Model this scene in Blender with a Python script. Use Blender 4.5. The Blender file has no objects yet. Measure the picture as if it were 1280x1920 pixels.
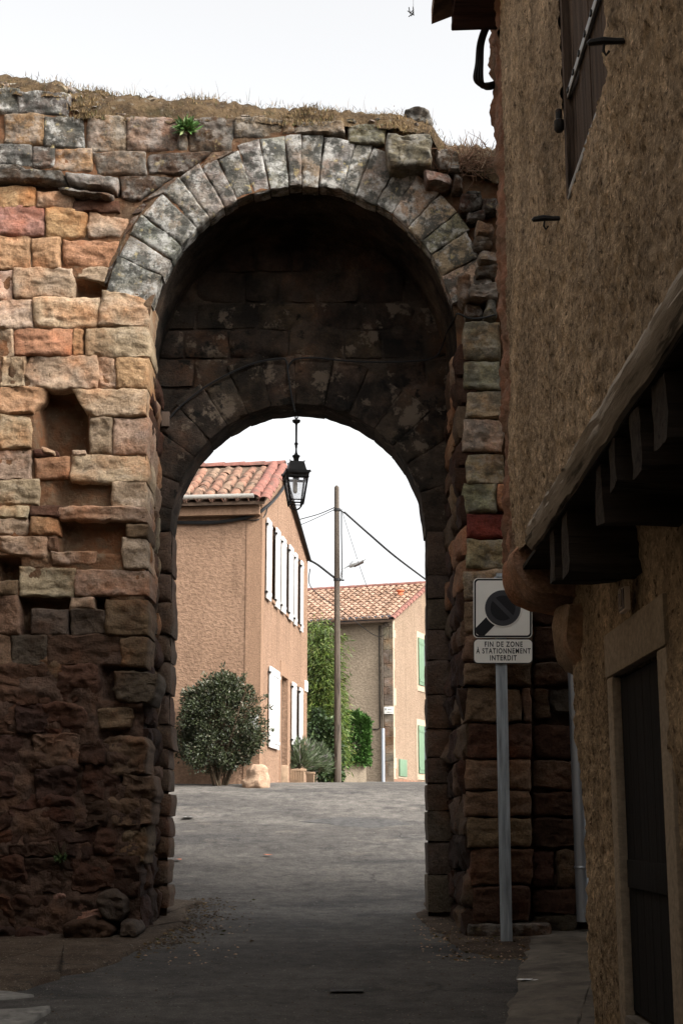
import bpy, bmesh, math, random
import numpy as np
from mathutils import Vector, Matrix, noise

random.seed(7)
S = bpy.context.scene
COL = S.collection
R = math.radians

# ------------------------------------------------------------------ camera
F = 2700.0
HOR, VPX = 1550.0, 650.0
CAM = Vector((0.0, 0.0, 1.05))
pitch = math.atan((HOR - 960.0) / F)
yaw = math.atan((VPX - 640.0) / F * math.cos(pitch))
cd = bpy.data.cameras.new('camera')
cam = bpy.data.objects.new('camera', cd)
COL.objects.link(cam)
cam.location = CAM
cam.rotation_euler = (R(90) + pitch, 0, yaw)
cd.sensor_fit = 'VERTICAL'
cd.sensor_height = 36.0
cd.sensor_width = 24.0
cd.lens = 36.0 * F / 1920.0
cd.clip_start = 0.05
cd.clip_end = 3000
S.camera = cam
RM = cam.rotation_euler.to_matrix()

# ------------------------------------------------------------------ sky, sun, exposure
SUN_EL, SUN_AZ = R(38), R(125)          # azimuth measured clockwise from +Y: to the right, a little behind the viewer
W = bpy.data.worlds.new('World')
S.world = W
W.use_nodes = True
nt = W.node_tree
nt.nodes.clear()
out = nt.nodes.new('ShaderNodeOutputWorld')
bg = nt.nodes.new('ShaderNodeBackground')
sky = nt.nodes.new('ShaderNodeTexSky')
sky.sky_type = 'NISHITA'
sky.sun_disc = False
sky.sun_elevation = SUN_EL
sky.sun_rotation = SUN_AZ
sky.air_density = 1.0
sky.dust_density = 6.0
sky.ozone_density = 1.0
hs = nt.nodes.new('ShaderNodeHueSaturation')
hs.inputs['Saturation'].default_value = 0.06
nt.links.new(sky.outputs[0], hs.inputs['Color'])
nt.links.new(hs.outputs[0], bg.inputs['Color'])
nt.links.new(bg.outputs[0], out.inputs['Surface'])
bg.inputs['Strength'].default_value = 0.15

sd = bpy.data.lights.new('sun', 'SUN')
sd.energy = 0.95
sd.angle = R(11)
sd.color = (1.0, 0.95, 0.88)
sun = bpy.data.objects.new('sun', sd)
COL.objects.link(sun)
SUNV = Vector((math.sin(SUN_AZ) * math.cos(SUN_EL), math.cos(SUN_AZ) * math.cos(SUN_EL), math.sin(SUN_EL)))
sun.rotation_euler = SUNV.to_track_quat('Z', 'Y').to_euler()
sun.location = SUNV * 60

S.view_settings.view_transform = 'Standard'
S.view_settings.look = 'None'
S.view_settings.gamma = 1
S.view_settings.use_curve_mapping = False
S.view_settings.exposure = 1.45

# ------------------------------------------------------------------ pixel -> world
def ray(px, py):
    return (RM @ Vector(((px - 640.0) / F, (960.0 - py) / F, -1.0))).normalized()
def at(px, py, Y):
    d = ray(px, py)
    return CAM + d * (Y / d.y)
def atx(px, py, X):
    d = ray(px, py)
    return CAM + d * (X / d.x)

GP = [(-60, -2.9), (-10, -.95), (0, -.52), (13.4, 0.0), (16.4, .18), (22.0, .95), (27.8, 1.84), (36, 2.1), (49, 2.5), (62, 2.7), (900, 4)]
def gz(y):
    for i in range(len(GP) - 1):
        if y <= GP[i + 1][0]:
            break
    (x0, a), (x1, b) = GP[i], GP[i + 1]
    def sl(k):
        if k <= 0 or k >= len(GP) - 1:
            k = min(max(k, 1), len(GP) - 2)
        d0 = (GP[k][1] - GP[k - 1][1]) / (GP[k][0] - GP[k - 1][0])
        d1 = (GP[k + 1][1] - GP[k][1]) / (GP[k + 1][0] - GP[k][0])
        return 2 * d0 * d1 / (d0 + d1) if d0 * d1 > 0 else 0
    h = x1 - x0
    t = min(max((y - x0) / h, 0), 1)
    m0, m1 = sl(i) * h, sl(i + 1) * h
    return (2*t**3-3*t*t+1)*a + (t**3-2*t*t+t)*m0 + (-2*t**3+3*t*t)*b + (t**3-t*t)*m1
def gh(x, y):
    return gz(y) + .012 * noise.noise(Vector((x * .9, y * .9, 3))) + .025 * noise.noise(Vector((x * .22, y * .22, 9)))
def atg(px, py):
    d = ray(px, py)
    y = 5.0
    while y < 70:
        p = CAM + d * (y / d.y)
        if p.z <= gh(p.x, p.y):
            return p
        y += .03
    return CAM + d * (70 / d.y)
def fbm(p, o=4):
    return noise.fractal(p, 1.0, 2.0, o)

# ------------------------------------------------------------------ objects
def place(o, label=None, cat=None, group=None, kind=None):
    if label: o['label'] = label
    if cat: o['category'] = cat
    if group: o['group'] = group
    if kind: o['kind'] = kind
    return o
def thing(name, loc, label, cat, group=None, rotz=0.0):
    o = bpy.data.objects.new(name, None)
    COL.objects.link(o)
    o.empty_display_size = .2
    o.location = loc
    o.rotation_euler = (0, 0, rotz)
    return place(o, label, cat, group)
def root_of(p):
    while p.parent:
        p = p.parent
    return p
def mk(name, verts, faces, mat, parent=None, smooth=True, col=None, world=True, smooth_angle=None):
    me = bpy.data.meshes.new(name)
    if parent is not None and world:
        r = root_of(parent)
        M = (Matrix.Translation(r.location) @ Matrix.Rotation(r.rotation_euler.z, 4, 'Z')).inverted()
        verts = [M @ Vector(v) for v in verts]
    me.from_pydata([tuple(v) for v in verts], [], faces)
    if smooth:
        me.polygons.foreach_set('use_smooth', [True] * len(me.polygons))
    if smooth and smooth_angle:
        me.set_sharp_from_angle(angle=R(smooth_angle))
    if mat: me.materials.append(mat)
    me.update()
    o = bpy.data.objects.new(name, me)
    COL.objects.link(o)
    if parent is not None: o.parent = parent
    if col: o.color = (*col, 1)
    return o
def own(o, loc):
    """give a one-mesh thing an origin of its own"""
    loc = Vector(loc)
    o.data.transform(Matrix.Translation(-loc))
    o.location = loc
    return o

class MB:
    def __init__(s):
        s.v, s.f = [], []
    def add(s, v, f):
        n = len(s.v)
        s.v += [Vector(x) for x in v]
        s.f += [tuple(i + n for i in q) for q in f]
        return s
    def box(s, a, b):
        x0, y0, z0 = a; x1, y1, z1 = b
        v = [(x0,y0,z0),(x1,y0,z0),(x1,y1,z0),(x0,y1,z0),(x0,y0,z1),(x1,y0,z1),(x1,y1,z1),(x0,y1,z1)]
        return s.add(v, [(0,3,2,1),(4,5,6,7),(0,1,5,4),(1,2,6,5),(2,3,7,6),(3,0,4,7)])
    def obox(s, c, ax, ay, az):
        """box from centre and three half-axis vectors"""
        c = Vector(c)
        v = [c + ax*i + ay*j + az*k for (i,j,k) in [(-1,-1,-1),(1,-1,-1),(1,1,-1),(-1,1,-1),(-1,-1,1),(1,-1,1),(1,1,1),(-1,1,1)]]
        return s.add(v, [(0,3,2,1),(4,5,6,7),(0,1,5,4),(1,2,6,5),(2,3,7,6),(3,0,4,7)])
    def tube(s, pts, r, n=8, cap=True):
        pts = [Vector(p) for p in pts]
        rs = r if isinstance(r, (list, tuple)) else [r] * len(pts)
        v, f = [], []
        up = None
        for i, p in enumerate(pts):
            t = (pts[min(i+1, len(pts)-1)] - pts[max(i-1, 0)]).normalized()
            if up is None:
                up = Vector((0,0,1)) if abs(t.z) < .9 else Vector((1,0,0))
            a = t.cross(up)
            if a.length < 1e-4: a = t.cross(Vector((0,1,.3)))
            a.normalize(); b = a.cross(t).normalized(); up = b
            for k in range(n):
                w = 2*math.pi*k/n
                v.append(p + (a*math.cos(w) + b*math.sin(w)) * rs[i])
        for i in range(len(pts)-1):
            for k in range(n):
                k2 = (k+1) % n
                f.append((i*n+k, i*n+k2, (i+1)*n+k2, (i+1)*n+k))
        if cap:
            f.append(tuple(range(n-1, -1, -1)))
            f.append(tuple((len(pts)-1)*n + k for k in range(n)))
        return s.add(v, f)
    def lathe(s, prof, c, n=12):
        c = Vector(c)
        v, f = [], []
        for (r, z) in prof:
            for k in range(n):
                w = 2*math.pi*k/n
                v.append(c + Vector((r*math.cos(w), r*math.sin(w), z)))
        for i in range(len(prof)-1):
            for k in range(n):
                k2 = (k+1) % n
                f.append((i*n+k, i*n+k2, (i+1)*n+k2, (i+1)*n+k))
        f.append(tuple(range(n-1,-1,-1))); f.append(tuple((len(prof)-1)*n+k for k in range(n)))
        return s.add(v, f)
    def poly(s, pts, th):
        """flat polygon extruded by vector th"""
        pts = [Vector(p) for p in pts]; n = len(pts); th = Vector(th)
        f = [tuple(range(n)), tuple(range(2*n-1, n-1, -1))]
        f += [(i, i+n, (i+1) % n + n, (i+1) % n) for i in range(n)]
        return s.add(pts + [p + th for p in pts], f)
    def build(s, name, mat, parent=None, smooth=True, world=True, ang=35, col=None):
        return mk(name, s.v, s.f, mat, parent, smooth, col, world, ang)

def bevel(o, w=.01, seg=2):
    bm = bmesh.new(); bm.from_mesh(o.data)
    bmesh.ops.remove_doubles(bm, verts=bm.verts, dist=1e-5)
    bmesh.ops.bevel(bm, geom=[e for e in bm.edges if e.is_manifold and e.calc_face_angle(0) > .5], offset=w, segments=seg, affect='EDGES', profile=.6)
    bm.to_mesh(o.data); bm.free()
    o.data.polygons.foreach_set('use_smooth', [True]*len(o.data.polygons))
    o.data.set_sharp_from_angle(angle=R(40))
    return o
def roughen(o, cuts=3, amp=.012, scale=4.0, seed=0):
    """subdivide and wear a mesh down with noise"""
    bm = bmesh.new(); bm.from_mesh(o.data)
    bmesh.ops.remove_doubles(bm, verts=bm.verts, dist=1e-5)
    bmesh.ops.subdivide_edges(bm, edges=bm.edges, cuts=cuts, use_grid_fill=True)
    for v in bm.verts:
        p = v.co * scale + Vector((seed*3.1, seed*1.7, 0))
        v.co += noise.noise_vector(p) * amp + noise.noise_vector(p*3) * amp*.4
    bm.normal_update(); bm.to_mesh(o.data); bm.free()
    o.data.polygons.foreach_set('use_smooth', [True]*len(o.data.polygons))
    o.data.set_sharp_from_angle(angle=R(50))
    return o

# ------------------------------------------------------------------ materials
class NB:
    def __init__(s, name):
        s.m = bpy.data.materials.new(name); s.m.use_nodes = True
        s.t = s.m.node_tree; s.t.nodes.clear()
        s.o = s.n('ShaderNodeOutputMaterial'); s.b = s.n('ShaderNodeBsdfPrincipled')
        s.l(s.b.outputs[0], s.o.inputs[0])
        s.pos = s.n('ShaderNodeNewGeometry')
        s.bumps = None
    def n(s, k, **kw):
        x = s.t.nodes.new(k)
        for a, v in kw.items(): setattr(x, a, v)
        return x
    def l(s, a, b): s.t.links.new(a, b)
    def vec(s, stretch=(1,1,1), off=(0,0,0)):
        mp = s.n('ShaderNodeMapping')
        mp.inputs['Scale'].default_value = stretch; mp.inputs['Location'].default_value = off
        s.l(s.pos.outputs['Position'], mp.inputs[0])
        return mp.outputs[0]
    def noise(s, scale, det=5, rough=.6, stretch=(1,1,1), off=(0,0,0), dist=0):
        x = s.n('ShaderNodeTexNoise')
        x.inputs['Scale'].default_value = scale; x.inputs['Detail'].default_value = det
        x.inputs['Roughness'].default_value = rough; x.inputs['Distortion'].default_value = dist
        s.l(s.vec(stretch, off), x.inputs['Vector'])
        return x.outputs[0]
    def voro(s, scale, stretch=(1,1,1), feature='F1', rnd=1):
        x = s.n('ShaderNodeTexVoronoi', feature=feature)
        x.inputs['Scale'].default_value = scale
        x.inputs['Randomness'].default_value = rnd
        s.l(s.vec(stretch), x.inputs['Vector'])
        return x.outputs[0]
    def ramp(s, fac, a, b, va=0.0, vb=1.0):
        x = s.n('ShaderNodeMapRange', clamp=True)
        x.inputs[1].default_value = a; x.inputs[2].default_value = b
        x.inputs[3].default_value = va; x.inputs[4].default_value = vb
        s.l(fac, x.inputs[0])
        return x.outputs[0]
    def mul(s, a, b):
        x = s.n('ShaderNodeMath', operation='MULTIPLY')
        for i, v in enumerate((a, b)):
            if isinstance(v, (int, float)): x.inputs[i].default_value = v
            else: s.l(v, x.inputs[i])
        return x.outputs[0]
    def mix(s, fac, a, b, mode='MIX'):
        x = s.n('ShaderNodeMix', data_type='RGBA', blend_type=mode)
        for i, v in ((0, fac), (6, a), (7, b)):
            if isinstance(v, (int, float)): x.inputs[i].default_value = v
            elif isinstance(v, tuple): x.inputs[i].default_value = (*v, 1)
            else: s.l(v, x.inputs[i])
        return x.outputs[2]
    def scale_col(s, col, f):
        """col * scalar socket"""
        x = s.n('ShaderNodeVectorMath', operation='SCALE')
        if isinstance(col, tuple): x.inputs[0].default_value = col
        else: s.l(col, x.inputs[0])
        s.l(f, x.inputs['Scale'])
        return x.outputs[0]
    def bump(s, h, strength, dist=.02):
        x = s.n('ShaderNodeBump')
        x.inputs['Strength'].default_value = strength; x.inputs['Distance'].default_value = dist
        s.l(h, x.inputs['Height'])
        if s.bumps: s.l(s.bumps, x.inputs['Normal'])
        s.bumps = x.outputs[0]
    def done(s, col=None, rough=.9, metal=0, spec=.3):
        if col is not None:
            if isinstance(col, tuple): s.b.inputs['Base Color'].default_value = (*col, 1)
            else: s.l(col, s.b.inputs['Base Color'])
        if isinstance(rough, (int, float)): s.b.inputs['Roughness'].default_value = rough
        else: s.l(rough, s.b.inputs['Roughness'])
        s.b.inputs['Metallic'].default_value = metal
        s.b.inputs['Specular IOR Level'].default_value = spec
        if s.bumps: s.l(s.bumps, s.b.inputs['Normal'])
        return s.m

def m_stone(name, lichen=0.0, soot=0.0, tint=None, patch=False):
    q = NB(name)
    oi = q.n('ShaderNodeObjectInfo')
    c = oi.outputs['Color']
    if tint: c = tint
    c = q.scale_col(c, q.ramp(q.noise(2.6, 6), .3, .72, .62, 1.3))
    # warm iron banding, bedding of the sandstone
    c = q.mix(q.ramp(q.noise(1.7, 5, off=(3,0,1)), .5, .7, 0, .8), c, q.mix(1.0, c, (1.15,.74,.5), 'MULTIPLY'))
    c = q.mix(q.ramp(q.noise(5, 6, stretch=(.8,.8,1.9), off=(0,4,0)), .5, .66, 0, .7 if not soot else .05), c, q.mix(1.0, c, (1.22,1.3,1.45), 'MULTIPLY'))
    c = q.mix(q.ramp(q.noise(7, 7, .7, off=(7,4,2)), .54, .72, 0, .65), c, q.mix(1.0, c, (.3,.29,.28), 'MULTIPLY'))
    c = q.scale_col(c, q.ramp(q.noise(48, 4, .7), .3, .7, .62, 1.3))
    if lichen:
        c = q.mix(q.ramp(q.noise(5.5, 8, .72, off=(1,9,3)), .5-.02*lichen, .57, 0, (.8 if lichen > .8 else .42)*lichen), c, (.43,.415,.38))
        c = q.mix(q.ramp(q.noise(6.5, 8, .72, off=(5,2,8)), .475, .57, 0, .9*lichen), c, (.048,.047,.04))
        c = q.mix(q.ramp(q.noise(12, 5, .6, off=(2,2,6)), .62, .68, 0, .7*lichen), c, (.34,.27,.13))
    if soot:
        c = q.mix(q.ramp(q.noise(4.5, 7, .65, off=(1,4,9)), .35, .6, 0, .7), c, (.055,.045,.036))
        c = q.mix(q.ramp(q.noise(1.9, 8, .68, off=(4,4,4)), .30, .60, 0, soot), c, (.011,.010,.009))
    if patch:
        c = q.mix(q.ramp(q.noise(2.4, 8, .7, off=(6,1,4)), .56, .60, 0, .85), c, (.135,.105,.078))
        c = q.mix(q.ramp(q.noise(2.9, 8, .7, off=(1,1,8)), .56, .62, 0, .9), c, (.010,.010,.009))
    q.bump(q.noise(9, 9, .72, stretch=(.9,.9,1.35 if not soot else 1)), .65, .06)
    q.bump(q.noise(48, 5, .75), .75, .018)
    pit = q.ramp(q.voro(26), .0, .32)
    q.bump(pit, .25, .012)
    return q.done(c, .93, 0, .2 if not soot else .05)
M = {}
M['stone'] = m_stone('sandstone')
M['lichen'] = m_stone('lichened_stone', 1.0)
M['lichen_half'] = m_stone('weathered_stone', .62)
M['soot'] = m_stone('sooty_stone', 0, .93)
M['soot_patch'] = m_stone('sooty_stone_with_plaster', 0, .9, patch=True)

def m_simple(name, col, rough=.8, var=.25, scale=6, bump=.2, bscale=40, bdist=.01, metal=0, stretch=(1,1,1), spec=.3, col2=None, thr=(.5,.65), c2scale=3):
    q = NB(name)
    c = q.scale_col(col, q.ramp(q.noise(scale, 6, stretch=stretch), .3, .7, 1-var, 1+var))
    if col2:
        c = q.mix(q.ramp(q.noise(c2scale, 7, .65, stretch=stretch, off=(3,3,3)), thr[0], thr[1], 0, .9), c, col2)
    if bump: q.bump(q.noise(bscale, 6, .65, stretch=stretch), bump, bdist)
    return q.done(c, rough, metal, spec)

def m_mortar():
    q = NB('mortar_and_earth')
    c = q.mix(q.ramp(q.noise(2.2, 6), .4, .62), (.085,.052,.031), (.165,.075,.036))
    c = q.mix(q.ramp(q.noise(9, 6, off=(2,2,2)), .45, .65), c, (.12,.08,.05))
    c = q.mix(q.ramp(q.noise(16, 5, off=(5,1,2)), .6, .72, 0, .7), c, (.22,.155,.10))
    q.bump(q.noise(14, 8, .7), .8, .05); q.bump(q.noise(70, 4), .5, .012)
    return q.done(c, .97, 0, .1)
M['mortar'] = m_mortar()
M['mortar_low'] = m_simple('dirty_shaded_mortar', (.062,.036,.024), .97, .4, 5, .9, 16, .05, col2=(.085,.043,.024), c2scale=3)  # dirty low mortar, with the lower wall's shade put into its colour

def m_earth():
    q = NB('dry_earth_bank')
    c = q.mix(q.ramp(q.noise(6, 7), .38, .62), (.055,.037,.022), (.12,.08,.043))
    c = q.mix(q.ramp(q.noise(3, 6, off=(4,0,0)), .55, .7, 0, .8), c, (.04,.036,.018))
    c = q.mix(q.ramp(q.noise(14, 6, off=(4,3,0)), .58, .7, 0, .8), c, (.16,.14,.11))
    q.bump(q.noise(18, 8, .72), .9, .06)
    return q.done(c, .98, 0, .1)
M['earth'] = m_earth()

def m_roughcast(name, a, b, dark, s=1.0):
    q = NB(name)
    st = (1,1,.85)
    c = q.mix(q.ramp(q.noise(1.3, 6), .35, .65), a, b)
    c = q.scale_col(c, q.ramp(q.noise(22*s, 6, .7, stretch=st),   .32, .68, .45, 1.45))
    c = q.mix(q.ramp(q.noise(34*s, 5, .65, stretch=st, off=(3,1,5)), .54, .66, 0, .85), c, dark)
    c = q.mix(q.ramp(q.noise(64*s, 4, .65, stretch=(1,1,1), off=(8,1,5)), .57, .66, 0, .75), c, tuple(min(1, x*1.75) for x in b))
    c = q.scale_col(c, q.ramp(q.noise(3.0, 5, .6, stretch=(1,1,.16), off=(0,2,2)), .32, .7, 1.25, .62))
    c = q.scale_col(c, q.ramp(q.noise(1.7, 6, .7, off=(6,1,2)), .38, .62, .72, 1.18))
    q.bump(q.noise(30*s, 6, .7, stretch=st), 1.0, .035)
    q.bump(q.noise(75*s, 4, .6), .6, .012)
    return q.done(c, .97, 0, .12)
M['roughcast'] = m_roughcast('ochre_roughcast', (.43,.315,.20), (.54,.41,.28), (.075,.05,.032))
M['roughcast_low'] = m_roughcast('old_roughcast', (.42,.305,.19), (.50,.37,.235), (.08,.048,.028))

def m_render(name, a, b, s=18, strength=.9, streak=.25):
    q = NB(name)
    c = q.mix(q.ramp(q.noise(.9, 6), .35, .65), a, b)
    c = q.scale_col(c, q.ramp(q.noise(s, 6, .65, stretch=(1,1,1.4)), .35, .65, .76, 1.16))
    c = q.mix(q.ramp(q.noise(2.2, 6, .6, stretch=(2.2,2.2,.16), off=(1,6,3)), .52, .75, 0, streak), c, tuple(x*.45 for x in a))
    q.bump(q.noise(s, 5, .65, stretch=(1,1,1.4)), strength, .05)
    return q.done(c, .95, 0, .15)
M['pink'] = m_render('pink_render', (.25,.154,.10), (.285,.178,.117), 14, .7, .55)
M['pink_smooth'] = m_render('smooth_pink_render', (.262,.16,.102), (.285,.175,.112), 30, .3, .6)
M['grey_render'] = m_render('grey_beige_render', (.25,.195,.14), (.29,.23,.165), 12, .7)
M['cream'] = m_render('cream_render', (.245,.172,.118), (.275,.196,.136), 12, .6, .4)
M['trim'] = m_render('stone_trim', (.31,.25,.18), (.35,.28,.205), 25, .25, .4)
M['trim_pale'] = m_render('pale_trim', (.42,.32,.23), (.46,.36,.26), 25, .25, .1)
M['house_plain'] = m_render('street_house_render', (.20,.155,.11), (.23,.18,.13), 10, .6)

def m_wood(name, a, b, s=1.0, axis='Z'):
    q = NB(name)
    st = {'Z': (14,14,.7), 'Y': (14,.7,14), 'X': (.7,14,14)}[axis]
    c = q.mix(q.ramp(q.noise(2.2*s, 8, .7, stretch=st), .35, .68), a, b)
    c = q.mix(q.ramp(q.noise(3*s, 6, .7, stretch=st, off=(2,5,1)), .53, .62, 0, .85), c, tuple(x*.22 for x in a))
    q.bump(q.noise(2.4*s, 8, .75, stretch=st), .9, .02)
    return q.done(c, .88, 0, .2)
M['beam'] = m_wood('weathered_grey_oak', (.24,.205,.165), (.52,.46,.385), .5, 'Y')
M['joist'] = m_wood('dark_joist_wood', (.022,.017,.013), (.055,.043,.033), .6, 'X')
M['plank'] = m_wood('brown_plank', (.06,.042,.032), (.14,.098,.072), .55, 'Z')
M['polewood'] = m_wood('grey_pole_wood', (.06,.047,.036), (.13,.104,.08), .6, 'Z')
M['eave'] = m_wood('eave_board', (.035,.018,.014), (.085,.04,.03), .6, 'X')
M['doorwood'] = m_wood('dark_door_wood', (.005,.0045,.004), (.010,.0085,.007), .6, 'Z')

M['white_wood'] = m_simple('white_shutter_paint', (.56,.55,.53), .55, .06, 5, .1, 60, .004, col2=(.45,.43,.39), thr=(.68,.76), c2scale=8, stretch=(1,1,.4))
M['green_wood'] = m_simple('green_shutter_paint', (.135,.205,.13), .6, .1, 5, .1, 50, .004)
M['iron'] = m_simple('dark_iron', (.014,.013,.012), .6, .3, 30, .3, 80, .003, col2=(.05,.028,.018), thr=(.6,.7), c2scale=20)
M['hinge'] = m_simple('worn_grey_steel', (.30,.31,.31), .5, .25, 20, .2, 60, .003, metal=.5)
M['cable'] = m_simple('black_cable', (.012,.012,.012), .6, .2, 20, 0)
M['zinc'] = m_simple('zinc', (.40,.43,.47), .42, .2, 3, .1, 30, .004, metal=.7, stretch=(1,1,.2))
M['galv'] = m_simple('galvanised_steel', (.36,.40,.43), .5, .4, 9, .15, 60, .003, metal=.55, stretch=(3,3,.25))
M['gutter'] = m_simple('pale_gutter', (.66,.63,.57), .6, .12, 4, .05)
M['gutter_dark'] = m_simple('dark_gutter', (.045,.05,.06), .45, .2, 5, .05)
M['sign_white'] = m_simple('sign_white', (.84,.82,.76), .5, .05, 4, 0, col2=(.7,.66,.57), thr=(.6,.8), c2scale=6)
M['sign_black'] = m_simple('sign_black', (.010,.010,.012), .5, .1, 4, 0)
M['sign_grey'] = m_simple('sign_grey', (.045,.045,.05), .5, .1, 4, 0)
M['plate_rim'] = m_simple('plate_rim', (.66,.55,.44), .6, .1, 4, 0)
M['plate_dark'] = m_simple('plate_brown', (.05,.028,.02), .5, .2, 8, 0)
M['concrete'] = m_simple('old_concrete', (.135,.115,.092), .95, .35, 5, .6, 30, .03, col2=(.055,.047,.038), c2scale=2.5)
M['pale_concrete'] = m_simple('pale_concrete', (.19,.18,.16), .95, .3, 8, .5, 30, .02, col2=(.09,.082,.075), c2scale=6)
M['terra_pot'] = m_simple('concrete_planter', (.33,.225,.145), .9, .2, 6, .4, 40, .01, col2=(.2,.14,.09), c2scale=4)
M['boulder'] = m_simple('pale_boulder', (.40,.27,.18), .95, .2, 5, .7, 14, .05, col2=(.24,.14,.085), c2scale=4)
M['paper'] = m_simple('paper', (.72,.71,.68), .8, .05, 9, 0)
M['bulb'] = m_simple('lamp_bulb_glass', (.62,.55,.42), .25, .1, 6, 0)
M['lamp_grey'] = m_simple('lamp_head_grey', (.55,.57,.58), .45, .08, 5, 0, metal=.2)
M['brick'] = m_simple('bare_reddish_masonry', (.27,.135,.085), .95, .4, 7, .8, 24, .03, col2=(.16,.11,.075), c2scale=3, thr=(.42,.6))
M['red_cap'] = m_simple('chimney_terracotta', (.55,.16,.075), .85, .15, 9, .2)
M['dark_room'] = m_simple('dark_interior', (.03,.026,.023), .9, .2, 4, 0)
M['glass_far'] = m_simple('window_glass', (.03,.035,.04), .08, .1, 3, 0, spec=.5)

def m_tile(name, a, b, dark):
    q = NB(name)
    oi = q.n('ShaderNodeObjectInfo')
    c = q.mix(oi.outputs['Random'], a, b)
    c = q.scale_col(c, q.ramp(q.noise(6, 6), .3, .7, .7, 1.25))
    c = q.mix(q.ramp(q.noise(4.5, 7, .7, off=(2,2,2)), .47, .62, 0, .85), c, dark)
    c = q.mix(q.ramp(q.noise(8, 6, .7, off=(7,2,2)), .58, .68, 0, .7), c, (.36,.28,.20))
    q.bump(q.noise(40, 5), .3, .01)
    return q.done(c, .92, 0, .15)
M['tile'] = m_tile('clay_roof_tile', (.25,.125,.085), (.215,.145,.10), (.035,.027,.022))
M['tile_new'] = m_simple('new_red_tile', (.215,.092,.07), .9, .35, 9, .3, col2=(.12,.075,.058), c2scale=5)
M['tile_under'] = m_simple('channel_tile', (.12,.08,.055), .95, .3, 7, .2)
def m_tile_far():
    q = NB('far_roof_tile')
    isl = q.pos.outputs['Random Per Island']
    c = q.mix(isl, (.22,.13,.085), (.40,.26,.185))
    c = q.mix(q.ramp(q.noise(3.2, 6, .7), .48, .62, 0, .7), c, (.12,.085,.065))
    c = q.scale_col(c, q.ramp(q.noise(12, 4), .3, .7, .75, 1.2))
    return q.done(c, .92, 0, .15)
M['tile_far'] = m_tile_far()

def m_leaf(name, a, b, c3, rough=.45, spec=.4):
    q = NB(name)
    isl = q.pos.outputs['Random Per Island']
    c = q.mix(q.ramp(isl, 0, .8), a, b)
    c = q.mix(q.ramp(isl, .86, .92), c, c3)
    c = q.scale_col(c, q.ramp(q.noise(2.5, 4), .3, .7, .7, 1.3))
    return q.done(c, rough, 0, spec)
M['leaf_dark'] = m_leaf('shrub_leaf', (.020,.027,.011), (.046,.055,.023), (.12,.11,.075), .42, .35)
M['leaf_bamboo'] = m_leaf('bamboo_leaf', (.05,.092,.014), (.12,.17,.027), (.19,.21,.055), .5)
M['leaf_ivy'] = m_leaf('dark_ivy_leaf', (.022,.042,.014), (.05,.085,.025), (.09,.13,.04), .45)
M['leaf_hedge'] = m_leaf('laurel_leaf', (.036,.09,.017), (.08,.165,.036), (.13,.22,.07), .35, .5)
M['leaf_lav'] = m_leaf('lavender_leaf', (.06,.085,.04), (.13,.165,.085), (.24,.22,.2), .6)
M['straw'] = m_leaf('dry_grass', (.12,.075,.036), (.23,.16,.08), (.08,.08,.028), .8, .1)
M['matted'] = m_leaf('matted_dead_grass', (.075,.05,.026), (.15,.105,.055), (.055,.06,.022), .85, .1)
M['leaf_green'] = m_leaf('fresh_leaf', (.055,.12,.025), (.10,.19,.05), (.2,.24,.1), .5)
M['twig'] = m_leaf('dry_twig', (.12,.07,.045), (.22,.13,.085), (.3,.22,.15), .85, .1)
M['stem'] = m_simple('brown_stem', (.07,.05,.03), .9, .3, 20, .3)

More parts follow.
